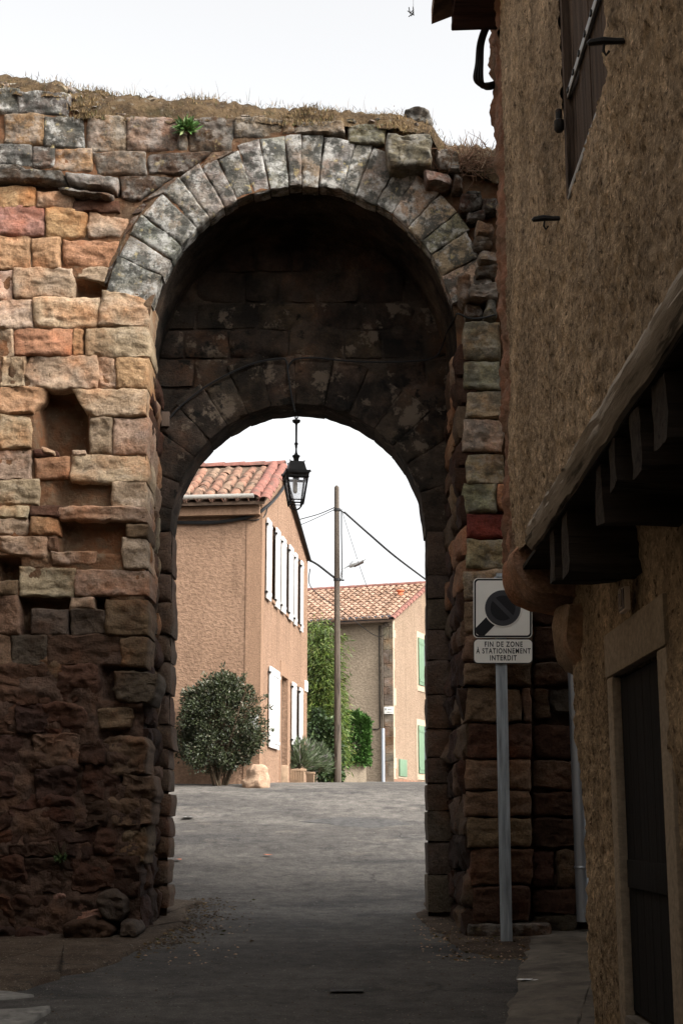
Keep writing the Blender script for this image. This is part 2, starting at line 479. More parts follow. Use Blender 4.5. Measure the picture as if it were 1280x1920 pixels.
def m_asphalt():
    q = NB('worn_asphalt')
    c = q.mix(q.ramp(q.noise(.55, 6, .6, stretch=(.7,1.2,1)), .42, .58), (.088,.079,.070), (.139,.125,.109))
    c = q.mix(q.ramp(q.noise(.9, 7, .65, stretch=(.4,1.0,1), off=(5,3,0)), .53, .62, 0, .75), c, (.056,.052,.049))
    c = q.mix(q.ramp(q.noise(1.6, 7, .7, off=(9,3,0)), .57, .67, 0, .5), c, (.17,.145,.118))
    c = q.scale_col(c, q.ramp(q.noise(6, 7, .72, stretch=(1,.75,1), off=(3,1,0)), .32, .68, .6, 1.42))
    c = q.mix(q.ramp(q.noise(19, 6, .7, off=(7,1,0)), .60, .70, 0, .6), c, (.15,.125,.10))
    c = q.mix(q.ramp(q.noise(3.2, 7, .7, stretch=(.7,.8,1), off=(1,5,0)), .58, .66, 0, .6), c, (.035,.033,.032))
    # surface darker in the lane, paler towards the square beyond the gate
    sx = q.n('ShaderNodeSeparateXYZ'); q.l(q.pos.outputs['Position'], sx.inputs[0])
    wob = q.n('ShaderNodeMath', operation='MULTIPLY_ADD'); q.l(q.noise(.6, 6, .65, off=(1,8,0)), wob.inputs[0]); wob.inputs[1].default_value = 7.0; q.l(sx.outputs[1], wob.inputs[2])
    c = q.scale_col(c, q.ramp(wob.outputs[0], 17.0, 28.0, .60, 1.02))
    c = q.scale_col(c, q.ramp(q.noise(90, 3, .7), .32, .68, .55, 1.5))
    c = q.mix(q.ramp(q.noise(42, 2, .5, off=(1,1,1)), .69, .73, 0, .8), c, (.34,.31,.27))
    # cracks
    v = q.n('ShaderNodeTexVoronoi', feature='DISTANCE_TO_EDGE')
    v.inputs['Scale'].default_value = .75
    wv = q.n('ShaderNodeMix', data_type='VECTOR')
    wv.inputs[0].default_value = .22
    nz = q.n('ShaderNodeTexNoise'); nz.inputs['Scale'].default_value = 2.0; nz.inputs['Detail'].default_value = 6
    q.l(q.vec(), nz.inputs['Vector'])
    q.l(q.vec((.55,1,.3)), wv.inputs[4]); q.l(nz.outputs[1], wv.inputs[5])
    q.l(wv.outputs[1], v.inputs['Vector'])
    crack = q.mul(q.ramp(v.outputs[0], .0, .010, .7, 0), q.ramp(q.noise(.8, 5, .7, off=(2,7,1)), .5, .6))
    c = q.mix(q.mul(crack, .85), c, (.022,.02,.019))
    q.bump(q.noise(110, 3, .7), .7, .008)
    q.bump(q.noise(3.5, 7, .7), .8, .06)
    q.bump(q.noise(24, 6, .75), .8, .03)
    q.bump(q.ramp(crack, 0, 1, 1, 0), .6, .02)
    return q.done(c, .9, 0, .3)
M['asphalt'] = m_asphalt()
M['tar'] = m_simple('tar_patch', (.07,.066,.062), .9, .45, 9, .8, 60, .02, col2=(.10,.093,.085), c2scale=5)
def m_dirt():
    q = NB('dirt_and_grit')
    c = q.mix(q.ramp(q.noise(2.5, 7), .4, .62), (.068,.047,.033), (.11,.083,.06))
    c = q.mix(q.ramp(q.noise(8, 6, off=(3,3,3)), .55, .68, 0, .8), c, (.04,.034,.028))
    c = q.scale_col(c, q.ramp(q.noise(85, 3, .7), .3, .7, .5, 1.5))
    c = q.mix(q.ramp(q.noise(38, 3, .5), .64, .7, 0, .8), c, (.36,.30,.23))
    q.bump(q.noise(45, 5, .75), 1, .03)
    return q.done(c, .97, 0, .1)
M['dirt'] = m_dirt()
def m_glass():
    q = NB('lantern_glass')
    m = q.m; t = q.t
    q.b.inputs['Base Color'].default_value = (.9,.92,.95,1)
    q.b.inputs['Roughness'].default_value = .25
    tr = q.n('ShaderNodeBsdfTransparent'); mx = q.n('ShaderNodeMixShader')
    mx.inputs[0].default_value = .25
    q.l(tr.outputs[0], mx.inputs[1]); q.l(q.b.outputs[0], mx.inputs[2]); q.l(mx.outputs[0], q.o.inputs[0])
    return m
M['glass'] = m_glass()

# palette of the sandstone blocks ; b, m, n are damp browns with the lower wall's shade painted in
PAL = dict(o=(.47,.285,.15), p=(.54,.375,.25), r=(.43,.22,.12), k=(.39,.205,.15), g=(.28,.25,.205), d=(.10,.075,.053),
           b=(.16,.10,.06), m=(.055,.028,.018), n=(.085,.043,.026), y=(.27,.235,.14), R=(.17,.045,.037), t=(.40,.285,.19), e=(.07,.05,.036))
def jit(c, a=.12):
    f = 1 + random.uniform(-a, a)
    f *= .74
    return tuple(min(1, max(0, x * f * (1 + random.uniform(-.05, .05)))) for x in c)

# ================================================================== GROUND
def ground_mesh():
    xs = sorted(set([-400,-200,-100,-60,-40,-28,-20,-14,-11,-9,9,11,14,20,28,40,60,100,200,400] + [round(-7+.16*i, 3) for i in range(88)]))
    ys = sorted(set([-300,-120,-60,-40,-30,-20,-14,-10,-6,-3] + [round(.0+.2*i, 3) for i in range(25)] + [round(5+.13*i, 3) for i in range(178)] + [round(28.2+.5*i, 3) for i in range(64)] + [62,70,85,110,160,250,500,1000]))
    v = [(x, y, gh(x, y)) for y in ys for x in xs]
    nx = len(xs)
    f = [(j*nx+i, j*nx+i+1, (j+1)*nx+i+1, (j+1)*nx+i) for j in range(len(ys)-1) for i in range(nx-1)]
    return mk('road', v, f, M['asphalt'])
place(ground_mesh(), 'worn grey asphalt lane running through the stone archway', None, None, 'structure')

def ground_patch(name, pix, mat, lift=.016, jitter=.05, seed=0, kind='structure', label=None, crown=0.0):
    pts = [atg(*p) for p in pix]
    outl = []
    for i in range(len(pts)):
        a, b = pts[i], pts[(i+1) % len(pts)]
        n = max(2, int((b-a).length / .12))
        for k in range(n):
            p = a.lerp(b, k/n)
            w = noise.noise_vector(Vector((p.x*3.5+seed, p.y*3.5, seed))) * jitter + noise.noise_vector(Vector((p.x*11+seed, p.y*11, seed))) * jitter*.4
            outl.append((p.x + w.x, p.y + w.y))
    cx = sum(p[0] for p in outl)/len(outl); cy = sum(p[1] for p in outl)/len(outl)
    v, f = [], []
    rings = [1, .97, .9, .82, .74, .66, .58, .5, .42, .34, .26, .18, .1]
    n = len(outl)
    for ri, r in enumerate(rings):
        for (x, y) in outl:
            X, Y = cx+(x-cx)*r, cy+(y-cy)*r
            v.append((X, Y, gh(X, Y) + (0 if ri == 0 else lift + crown*(1-r*r) + .006*noise.noise(Vector((X*6, Y*6, seed))))))
    v.append((cx, cy, gh(cx, cy) + lift + crown))
    for i in range(len(rings)-1):
        for k in range(n):
            k2 = (k+1) % n
            f.append((i*n+k, i*n+k2, (i+1)*n+k2, (i+1)*n+k))
    for k in range(n):
        f.append(((len(rings)-1)*n+k, (len(rings)-1)*n+(k+1) % n, len(v)-1))
    o = mk(name, v, f, mat)
    place(o, label, None, None, kind)
    return o
ground_patch('dirt_verge', [(-120,1740),(250,1735),(330,1690),(372,1694),(330,1742),(235,1800),(150,1826),(40,1858),(-120,1890)], M['dirt'], .035, .1, 3, 'structure', 'strip of brown dirt and grit at the foot of the left wall')
ground_patch('dirt_verge', [(800,1692),(870,1728),(1000,1755),(1010,1790),(930,1800),(850,1772),(780,1715)], M['dirt'], .016, .08, 5, 'structure', 'dirt and litter at the foot of the right pier')
ground_patch('concrete_apron', [(1000,1752),(1060,1722),(1150,1720),(1260,1840),(1300,2050),(1060,2050),(945,1915),(962,1860),(985,1800)], M['concrete'], .02, .07, 8, 'structure', 'worn concrete apron along the house on the right', .03)
ground_patch('pavement_patch', [(-60,1902),(45,1900),(98,1893),(60,1925),(-60,1945)], M['pale_concrete'], .03, .03, 11, 'structure', 'pale broken concrete patch in the lower left corner')
ground_patch('pavement_patch', [(-60,1862),(20,1864),(62,1870),(10,1876),(-60,1878)], M['pale_concrete'], .02, .03, 15, 'structure', 'thin pale concrete remnant near the left wall')

def road_patch(pix, seed, label):
    ground_patch('road_patch', pix, M['tar'], .007, .10, seed, 'structure', label)
road_patch([(560,1541),(640,1534),(740,1537),(765,1546),(700,1553),(640,1549)], 21, 'dark tar patch on the road beyond the gate')
# ================================================================== TOWN GATE
Y1, Y1R, Y2, Y3 = 14.2, 13.95, 15.5, 16.0
PX = lambda Y: (lambda a, b: Vector(at(a, b, Y)))
gate = thing('town_gate', (-0.45, 15.2, 0.05), 'tall ruined sandstone town gate with a pale ring arch and grass on top', 'gateway')
ACX, ACY, AR = 567.0, 637.0, 290.0
ICX, ICY, IR = 559.0, 996.0, 240.0
def edge(y, left, cx=ACX, cy=ACY, r=AR, lx=(277, 262), rx=(857, 880)):
    """inner edge of an opening at picture height y (upright jambs with a half-round head)"""
    if y > cy:
        t = (y - cy) / (1760 - cy)
        return lx[0] + (lx[1]-lx[0])*t if left else rx[0] + (rx[1]-rx[0])*t
    h = cy - y
    if h >= r: return cx
    w = math.sqrt(r*r - h*h)
    return cx - w if left else cx + w
def lin(tab, x):
    if x <= tab[0][0]: return tab[0][1]
    for (a, va), (b, vb) in zip(tab, tab[1:]):
        if x <= b: return va + (vb-va)*(x-a)/(b-a)
    return tab[-1][1]
LOW = [(-700,160),(0,172),(30,175),(124,174),(140,214),(250,222),(440,224),(640,230),(728,236),(806,250),(830,300),(930,335),(1300,360)]
CREST = [(-700,140),(0,150),(50,150),(100,158),(160,168),(260,182),(400,196),(520,204),(640,213),(745,221),(800,238),(835,268),(925,276),(1300,300)]

# deep hollows in the left wall: x0,y0,x1,y1,depth
HOLES = [(72,728,160,850,.34),(100,905,212,952,.05),(110,975,272,1034,.20),(60,500,72,540,.16),(140,528,196,566,.2),(-6,1046,36,1090,.3),
         (36,1120,200,1190,.26),(190,1250,285,1312,.16),(226,250,244,292,.16),(22,540,62,566,.12),(132,616,140,668,.1),(155,616,163,668,.1),(57,1444,150,1500,.06),
         (20,1590,110,1614,.14),(205,1440,275,1470,.1),(150,1400,200,1450,.05),(184,1330,270,1390,.09),(-10,335,230,368,.08),(8,672,14,720,.06)]
def panel(name, side, Y, mat, par, ytop, xfar, ybot=1800, nu=70, step=8, amp=.035, holes=(), e=edge, back=.05, cx=ACX):
    rows = int((ybot - 140) / step) + 1
    v, f, val = [], [], []
    for j in range(rows):
        y = ybot - j*step
        for i in range(nu+1):
            t = i/nu
            eb = e(max(y, 140), side < 0)
            px = xfar + (eb - xfar) * (t if side else t)
            yy = max(y, ytop(px))
            d = back + amp * fbm(Vector((px*.012, yy*.016, Y)), 5) + .012*fbm(Vector((px*.06, yy*.06, Y+4)), 3)
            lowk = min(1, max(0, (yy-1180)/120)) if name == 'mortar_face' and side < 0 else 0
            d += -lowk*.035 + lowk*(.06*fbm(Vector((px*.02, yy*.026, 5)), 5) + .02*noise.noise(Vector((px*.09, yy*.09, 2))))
            for (x0, y0, x1, y1, dep) in holes:
                sx = min(px-x0, x1-px); sy = min(yy-y0, y1-yy)
                k = min(sx, sy)
                if k > -4: d += dep * min(1, (k+4)/9)
            # arched head of the niche
            v.append(at(px, yy, Y) + Vector((0, d, 0)))
            val.append(y >= ytop(px) - step)
    n = nu+1
    for j in range(rows-1):
        for i in range(nu):
            q = (j*n+i, j*n+i+1, (j+1)*n+i+1, (j+1)*n+i)
            if any(val[k] for k in q[:2]):
                f.append(q)
    o = mk(name, v, f, mat, par)
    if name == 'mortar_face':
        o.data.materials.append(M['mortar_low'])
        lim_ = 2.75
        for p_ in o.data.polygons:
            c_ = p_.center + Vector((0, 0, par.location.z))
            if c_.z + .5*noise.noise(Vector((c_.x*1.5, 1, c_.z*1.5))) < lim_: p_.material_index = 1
    return o
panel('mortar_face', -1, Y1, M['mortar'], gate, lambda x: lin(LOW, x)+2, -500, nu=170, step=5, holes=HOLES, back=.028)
panel('mortar_face', 1, Y1, M['mortar'], gate, lambda x: lin(LOW, x)+2, 1330, nu=60, back=.10, amp=.07)
# inner cross wall with the lower arch, and the outer back face
iedge = lambda y, left: edge(y, left, ICX, ICY, IR, (323, 311), (799, 803))
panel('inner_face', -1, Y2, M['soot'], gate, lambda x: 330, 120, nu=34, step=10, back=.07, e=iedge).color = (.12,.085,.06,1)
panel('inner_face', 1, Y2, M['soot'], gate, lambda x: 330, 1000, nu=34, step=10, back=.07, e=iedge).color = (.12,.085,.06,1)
b1 = panel('back_face', -1, Y3, M['stone'], gate, lambda x: lin(CREST, x)+60, -500, nu=30, step=14, back=-.02, e=iedge); b1.color = (.3,.2,.12,1)
b2 = panel('back_face', 1, Y3, M['stone'], gate, lambda x: lin(CREST, x)+60, 1250, nu=30, step=14, back=-.02, e=iedge); b2.color = (.3,.2,.12,1)

# barrel vault and upright sides of the passage behind the front ring
def arch_curve(cx, cy, r, lx, rx, y0=1790, n=40, m=24):
    pts = []
    for i in range(m):
        y = y0 + (cy-y0)*i/m
        pts.append((lx[0] + (lx[1]-lx[0])*(y-cy)/(1760-cy), y))
    for i in range(n+1):
        a = math.pi*(1 - i/n)
        pts.append((cx + r*math.cos(a), cy - r*math.sin(a)))
    for i in range(1, m+1):
        y = cy + (y0-cy)*i/m
        pts.append((rx[0] + (rx[1]-rx[0])*(y-cy)/(1760-cy), y))
    return pts
DV = (578 - VPX) / F
def vault():
    c = arch_curve(ACX, ACY, AR+2, (271,256), (863,886))
    v, f = [], []
    md = 14
    for (px, py) in c:
        p = at(px, py, Y1)
        for k in range(md+1):
            d = .12 + (Y2 + .15 - Y1 - .12)*k/md
            q = p + Vector((DV*d, d, 0))
            cen = Vector((-.45, q.y, 4.4 if q.z > 4.4 else q.z))
            nrm = (q - cen).normalized()
            v.append(q + nrm * (.03*fbm(q*2.2, 4) + .012 + .012*fbm(q*9, 3)))
    n = md+1
    f = [(i*n+k, (i+1)*n+k, (i+1)*n+k+1, i*n+k+1) for i in range(len(c)-1) for k in range(md)]
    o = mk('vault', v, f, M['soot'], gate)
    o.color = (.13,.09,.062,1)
vault()

# ---- stones
def stone(name, quad, mp, nrm, mat, col, par=gate, proud=.05, back=.16, res=.017, rnd=.09, wear=1.0, hollow=0.0, seed=None, lim=34):
    """one hewn block: a worn, slightly cushioned front and four sides, from four corners TL,TR,BR,BL on a wall mapping"""
    c = [mp(*q) for q in quad]
    w = ((c[1]-c[0]).length + (c[2]-c[3]).length)/2
    h = ((c[3]-c[0]).length + (c[2]-c[1]).length)/2
    nu = max(5, min(lim, int(w/res))); nv = max(4, min(lim, int(h/res)))
    sd = random.uniform(0, 90) if seed is None else seed
    nrm = Vector(nrm).normalized()
    eu = (c[1]-c[0]+c[2]-c[3]).normalized(); ev = (c[0]-c[3]+c[1]-c[2]).normalized()
    v = []
    tilt_u, tilt_v = random.uniform(-.018, .018)*wear, random.uniform(-.02, .02)*wear
    def pt(u, v_):
        a, b = 2*u-1, 2*v_-1
        # rounded corners
        a2 = a*(1-rnd) + rnd*a*math.sqrt(max(0, 1-b*b*.5)) * 1.06
        b2 = b*(1-rnd) + rnd*b*math.sqrt(max(0, 1-a*a*.5)) * 1.06
        u2, v2 = (a2+1)/2, (b2+1)/2
        return (c[0]*(1-u2) + c[1]*u2)*(1-v2) + (c[3]*(1-u2) + c[2]*u2)*v2, a, b
    for j in range(nv+1):
        for i in range(nu+1):
            p, a, b = pt(i/nu, j/nv)
            k = max(abs(a), abs(b))
            s = Vector((p.x*2 + sd, p.y*2, p.z*2 + sd))
            inpl = .016*wear
            p = p + eu*(noise.noise(s*2.3)*inpl + noise.noise(s*7)*inpl*.55) + ev*(noise.noise(s*2.3 + Vector((9,3,1)))*inpl + noise.noise(s*7 + Vector((9,3,1)))*inpl*.55)
            edgef = (1 - abs(a)**9)*(1 - abs(b)**9)
            prof = proud*(edgef**.5)
            rd = 1 - abs(noise.noise(Vector((s.x*1.1, s.y, s.z*4.2))))*2
            chip = max(0, noise.noise(s*3.1 + Vector((2,8,4))) + .9*k**6 - .72)
            er = wear*(.020*fbm(s*1.3, 4) + .012*fbm(Vector((s.x*1.4, s.y, s.z*4)), 3) + .013*fbm(s*5, 4) + .006*noise.noise(s*21) - .018*max(0, rd-.55) - .06*chip) * (.6+.4*edgef)
            hl = hollow*edgef*(1-.6*k)
            v.append(p + nrm*(prof + er - hl + tilt_u*a + tilt_v*b))
    f = []
    n = nu+1
    for j in range(nv):
        for i in range(nu):
            f.append((j*n+i, (j+1)*n+i, (j+1)*n+i+1, j*n+i+1))
    ring = [i for i in range(nu+1)] + [j*n+nu for j in range(1, nv+1)] + [nv*n+i for i in range(nu-1, -1, -1)] + [j*n for j in range(nv-1, 0, -1)]
    prev = ring
    for step_, dd in enumerate((back*.35, back)):
        base = len(v)
        for q in ring:
            p = v[q]
            s = Vector((p.x*3+sd, p.y*3+step_, p.z*3))
            v.append(p - nrm*dd + (eu*noise.noise(s*2) + ev*noise.noise(s*2+Vector((4,4,4))))*.008*wear)
        L = len(ring)
        for k in range(L):
            k2 = (k+1) % L
            f.append((prev[k], prev[k2], base+k2, base+k))
        prev = [base+k for k in range(L)]
    o = mk(name, v, f, mat, par, True, jit(col))
    o.data.set_sharp_from_angle(angle=R(62))
    return o

NF = (0, -1, 0)
def rect(x0, y0, x1, y1, j=2.0):
    r = lambda: random.uniform(-j, j)
    return [(x0+r(), y0+r()), (x1+r(), y0+r()), (x1+r(), y1+r()), (x0+r(), y1+r())]

LEFT = '''
0 171 36 211 g L|37 173 128 212 g L|8 214 84 272 o L|86 220 156 276 g L|163 219 236 282 t L|240 224 334 284 t L|336 250 351 278 t L|354 224 437 282 b L
442 224 530 258 t L|532 224 551 246 o L|553 228 645 252 t L|652 233 721 268 y L
-4 272 60 310 g L|61 274 103 313 g L|101 279 173 320 o L|174 286 275 326 t L|277 284 346 326 b L|223 328 312 378 b L
-4 351 67 389 o S|70 358 137 390 t S|140 376 222 396 n S
-6 388 82 441 k S|88 391 163 447 o S|165 395 244 447 t S
-6 442 57 505 o S|62 448 114 504 o S|119 450 221 500 r S
-6 508 22 562 p S|28 503 138 557 p S|144 500 199 528 t S|178 545 280 613 t S
-6 564 61 614 p S|65 559 184 614 p S
-6 616 24 668 p S|26 614 133 666 r S|138 617 155 668 o S|161 616 278 670 p S
4 670 47 722 p S|50 668 183 728 p S|186 671 215 722 p S|219 671 279 727 o S
-6 723 80 774 o S|140 729 277 779 p S
0 777 58 840 p S|168 783 210 852 t S|214 784 276 851 p S
-6 842 59 897 t S|134 853 276 903 p S
-6 901 74 946 t S|212 905 276 952 p S
-6 948 52 971 t S|58 948 110 968 n S|114 952 276 976 p S
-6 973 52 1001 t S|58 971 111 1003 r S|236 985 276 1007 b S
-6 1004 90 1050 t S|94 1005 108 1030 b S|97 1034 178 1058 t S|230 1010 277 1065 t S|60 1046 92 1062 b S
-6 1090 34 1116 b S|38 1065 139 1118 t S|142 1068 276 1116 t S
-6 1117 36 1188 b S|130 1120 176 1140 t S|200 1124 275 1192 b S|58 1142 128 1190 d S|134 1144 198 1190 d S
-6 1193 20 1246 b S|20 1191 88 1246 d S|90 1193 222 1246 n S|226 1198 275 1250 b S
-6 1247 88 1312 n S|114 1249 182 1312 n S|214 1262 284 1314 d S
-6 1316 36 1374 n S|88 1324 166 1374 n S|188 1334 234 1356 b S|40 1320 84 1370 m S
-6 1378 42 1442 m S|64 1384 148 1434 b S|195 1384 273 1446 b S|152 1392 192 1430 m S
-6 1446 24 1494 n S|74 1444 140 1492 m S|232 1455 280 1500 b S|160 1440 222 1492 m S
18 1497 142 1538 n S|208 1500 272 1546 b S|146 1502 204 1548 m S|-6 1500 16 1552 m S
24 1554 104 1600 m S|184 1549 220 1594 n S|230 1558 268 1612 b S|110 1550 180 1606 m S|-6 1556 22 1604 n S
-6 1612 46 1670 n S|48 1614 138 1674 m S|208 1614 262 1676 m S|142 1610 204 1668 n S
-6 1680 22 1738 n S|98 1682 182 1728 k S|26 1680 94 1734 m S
'''
for tok in LEFT.replace('\n', '|').split('|'):
    t = tok.split()
    if not t: continue
    x0, y0, x1, y1 = map(float, t[:4])
    mat = M['lichen'] if t[4] == 'g' else (M['lichen_half'] if t[5] == 'L' else M['stone'])
    low = y0 > 1240
    e_ = 6 if low else 1.8
    q = rect(x0-e_, y0-e_, x1+e_, y1+e_, 1.8 if not low else 6)
    if t[:4] == ['277','284','346','326']: q = [(277,284),(398,284),(346,326),(277,326)]
    if t[:4] == ['223','328','312','378']: q = [(223,328),(328,330),(262,378),(228,374)]
    if t[:4] == ['140','729','277','779']: q = [(131,727),(278,729),(277,780),(170,782)]
    if t[:4] == ['-6','723','80','774']: q = [(-6,722),(92,723),(67,776),(-6,775)]
    if t[:4] == ['165','395','244','447']: q = [(165,395),(246,404),(226,446),(166,446)]
    if t[:4] == ['178','545','280','613']: q = [(192,542),(282,556),(279,614),(182,611)]
    if t[:4] == ['-6','1004','90','1050']: q = [(-6,1004),(90,1004),(88,1052),(-6,1034)]
    if t[:4] == ['119','450','221','500']: q = [(119,452),(224,450),(206,502),(119,500)]
    if t[:4] == ['144','500','199','528']: q = [(144,503),(203,500),(196,528),(147,522)]
    edge_st = x1 > 258
    pc_ = PAL[t[4]] if t[5] != 'L' else tuple(.62*x for x in PAL[t[4]])
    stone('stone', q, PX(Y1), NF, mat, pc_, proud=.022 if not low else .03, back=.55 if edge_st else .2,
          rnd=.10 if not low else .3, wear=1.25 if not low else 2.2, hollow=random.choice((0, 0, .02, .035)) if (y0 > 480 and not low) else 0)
# projecting drip course
for q, c in (([(-8,318),(118,320),(124,345),(-8,338)], 'd'), ([(122,322),(221,332),(222,360),(128,345)], 'g'), ([(108,350),(214,366),(206,376),(116,362)], 'd'), ([(-8,306),(36,312),(60,324),(-8,322)], 'd')):
    stone('stone', q, PX(Y1-.07), NF, M['lichen_half'], PAL[c], proud=.05, back=.25, wear=1.4)
for q, c in (([(398,285),(442,284),(404,302),(368,322)], 'b'), ([(330,331),(352,329),(304,362),(268,380)], 'b'), ([(262,384),(286,372),(264,398),(248,403)], 'n'), ([(247,405),(260,402),(242,430),(229,446)], 'b'), ([(225,452),(236,438),(222,480),(208,501)], 'b'), ([(203,504),(214,494),(200,528),(196,530)], 'n')):
    stone('stone', q, PX(Y1), NF, M['lichen_half'], PAL[c], proud=.0, back=.12, wear=.8)
# rubble on the niche sill, boulders at the foot
for q, c in (([(62,840),(106,845),(110,858),(62,856)], 'n'), ([(78,838),(108,846),(104,854),(80,848)], 'p'), ([(136,842),(162,842),(164,852),(138,854)], 't'), ([(64,858),(132,856),(130,900),(66,898)], 'r')):
    stone('stone', q, PX(Y1-.0), NF, M['stone'], PAL[c], proud=.02, back=.12, wear=1)
for q, c, dy in (([(120,1722),(212,1725),(216,1766),(116,1768)], 'n', .22), ([(186,1672),(240,1676),(238,1726),(184,1722)], 'd', .14), ([(228,1722),(264,1726),(262,1756),(226,1754)], 'd', .2), ([(-20,1736),(24,1740),(22,1770),(-20,1772)], 'm', .12), ([(30,1738),(96,1744),(92,1772),(34,1772)], 'm', .1)):
    stone('stone', q, PX(Y1-dy), NF, M['stone'], PAL[c], proud=.12, back=.35, rnd=.85, wear=2.4)
# stones out of frame to the left, in courses
y = 176
while y < 1720:
    h = random.uniform(48, 66); x = -10
    while x > -120:
        w = random.uniform(50, 115)
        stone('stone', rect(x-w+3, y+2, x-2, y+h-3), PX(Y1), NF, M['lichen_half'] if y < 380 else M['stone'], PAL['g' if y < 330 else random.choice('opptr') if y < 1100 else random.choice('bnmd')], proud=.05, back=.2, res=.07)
        x -= w
    y += h

# ---- voussoirs of the front ring
ANG = [166.5, 155.5, 148.6, 142, 133.4, 127.2, 120.3, 115, 108.5, 102, 95, 90.3, 84, 75, 70, 61.6, 55, 47, 39.6, 33.5, 25, 13.5]
def pol(a, r, cx=ACX, cy=ACY):
    return (cx + r*math.cos(R(a)), cy - r*math.sin(R(a)))
for a, b in zip(ANG, ANG[1:]):
    g = .13
    ro = 380 + random.uniform(-5, 6) + (8 if 60 < a < 110 else 0)
    if a < 36: ro -= 12
    ri = AR - 1 + random.uniform(-2, 3)
    stone('voussoir', [pol(a-g, ro), pol(b+g, ro), pol(b+g, ri), pol(a-g, ri)], PX(Y1), NF, M['lichen'],
          PAL['g'] if a < 150 and a > 56 else PAL[random.choice('gyt')], proud=.008, back=.20, rnd=.03, wear=.7)

# ---- right pier, its return wall and the rubble above
RIGHT = '''
867 603 938 674 y|868 677 938 729 y|872 731 940 784 t|867 786 942 847 t|874 850 945 905 y|870 906 931 962 y|933 908 955 958 r|874 963 952 1009 R
872 1011 952 1066 y|870 1068 960 1125 t|870 1128 996 1186 b|868 1190 996 1238 b|870 1241 996 1285 b|872 1288 978 1353 b|981 1289 996 1353 b
877 1356 996 1422 n|874 1425 996 1481 b|872 1484 996 1530 b|875 1533 996 1588 b|881 1590 998 1660 n|885 1662 990 1731 n|877 1733 1033 1764 d
'''
MPR = PX(Y1R)
for tok in RIGHT.replace('\n', '|').split('|'):
    t = tok.split()
    if not t: continue
    x0, y0, x1, y1 = map(float, t[:4])
    stone('stone', rect(x0, y0, x1, y1, 1.5), MPR, NF, M['stone'] if t[4] in 'RnBrb' else M['lichen_half'], tuple((1.25 if t[4] in 'yRrt' else 1.55)*x for x in PAL[t[4]]), proud=.022, back=.5, rnd=.1, wear=1.2)
RET = '''
998 1040 1074 1110 b|998 1113 1074 1172 n|998 1176 1074 1238 n|998 1244 1078 1285 b|1000 1289 1032 1348 b|1035 1291 1078 1334 d|1000 1359 1078 1424 n|998 1427 1080 1481 b
998 1484 1080 1532 n|998 1534 1084 1592 n|998 1595 1040 1664 n|1042 1595 1086 1664 b|998 1670 1086 1714 n|1000 1716 1084 1752 d|960 980 1074 1036 b
1080 1245 1160 1300 n|1082 1303 1170 1370 b|1084 1374 1170 1440 n|1086 1444 1170 1500 b|1086 1504 1170 1570 n|1088 1574 1170 1640 b|1090 1644 1170 1720 n
'''
for tok in RET.replace('\n', '|').split('|'):
    t = tok.split()
    if not t: continue
    stone('stone', rect(*map(float, t[:4]), 2), PX(Y1), NF, M['stone'], tuple(1.15*x for x in PAL[t[4]]), proud=.03, back=.2, rnd=.2, wear=1.7)
for (x0, y0, x1, y1, c, dy) in ((728,246,806,314,'y',.08),(759,206,807,238,'g',-.35),(818,282,860,318,'b',-.02),(798,322,846,346,'k',0),(846,330,868,360,'b',-.02),(870,356,905,392,'e',-.1),
        (872,394,905,414,'n',-.1),(894,416,925,436,'t',-.02),(888,440,918,470,'b',-.05),(895,470,932,494,'t',-.03),(893,497,932,518,'b',-.06),(858,514,886,562,'t',.05),(876,528,932,564,'t',.06),(870,566,905,600,'b',-.05),(906,562,932,600,'y',.02),(862,366,892,390,'n',-.06),(898,372,930,398,'n',-.12)):
    stone('stone', rect(x0, y0, x1, y1, 4), PX(Y1R - dy + .1), NF, M['lichen_half'], tuple(.62*x for x in PAL[c]), proud=.04, back=.3, rnd=.32, wear=2.0)

# ---- facing stones on the two upright sides of the passage
def reveal(front, backp, Ya, Yb):
    def mp(t, py):
        a = at(front(py), py, Ya)
        b = at(backp(py), a_y(py, Ya, Yb), Yb)
        return a.lerp(b, t)
    return mp
def a_y(py, Ya, Yb):
    return HOR + (py-HOR)*Ya/Yb
LF = reveal(lambda y: edge(y, True)+2, lambda y: 301 - 4*(y-700)/1000, Y1, Y2)
RF = reveal(lambda y: edge(y, False)-2, lambda y: 836 + 6*(y-700)/1000, Y1R, Y2)
for mp, nr, ys0 in ((LF, (1, 0, 0), 650), (RF, (-1, 0, 0), 640)):
    y = ys0
    while y < 1730:
        h = random.uniform(46, 74)
        t = .18 if mp is LF else .02
        while t < .95:
            w = random.uniform(.22, .42)
            if t + w > .85: w = 1.0 - t
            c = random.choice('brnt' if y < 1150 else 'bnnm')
            low = 1.9 if y > 1200 else 1.4
            stone('stone', [(t, y), (t+w-.012, y), (t+w-.012, y+h-4), (t, y+h-4)], mp, nr, M['stone'], tuple(.8*x for x in PAL[c]), proud=.02, back=.15, res=.05, wear=low, rnd=.18, lim=12)
            t += w
        y += h

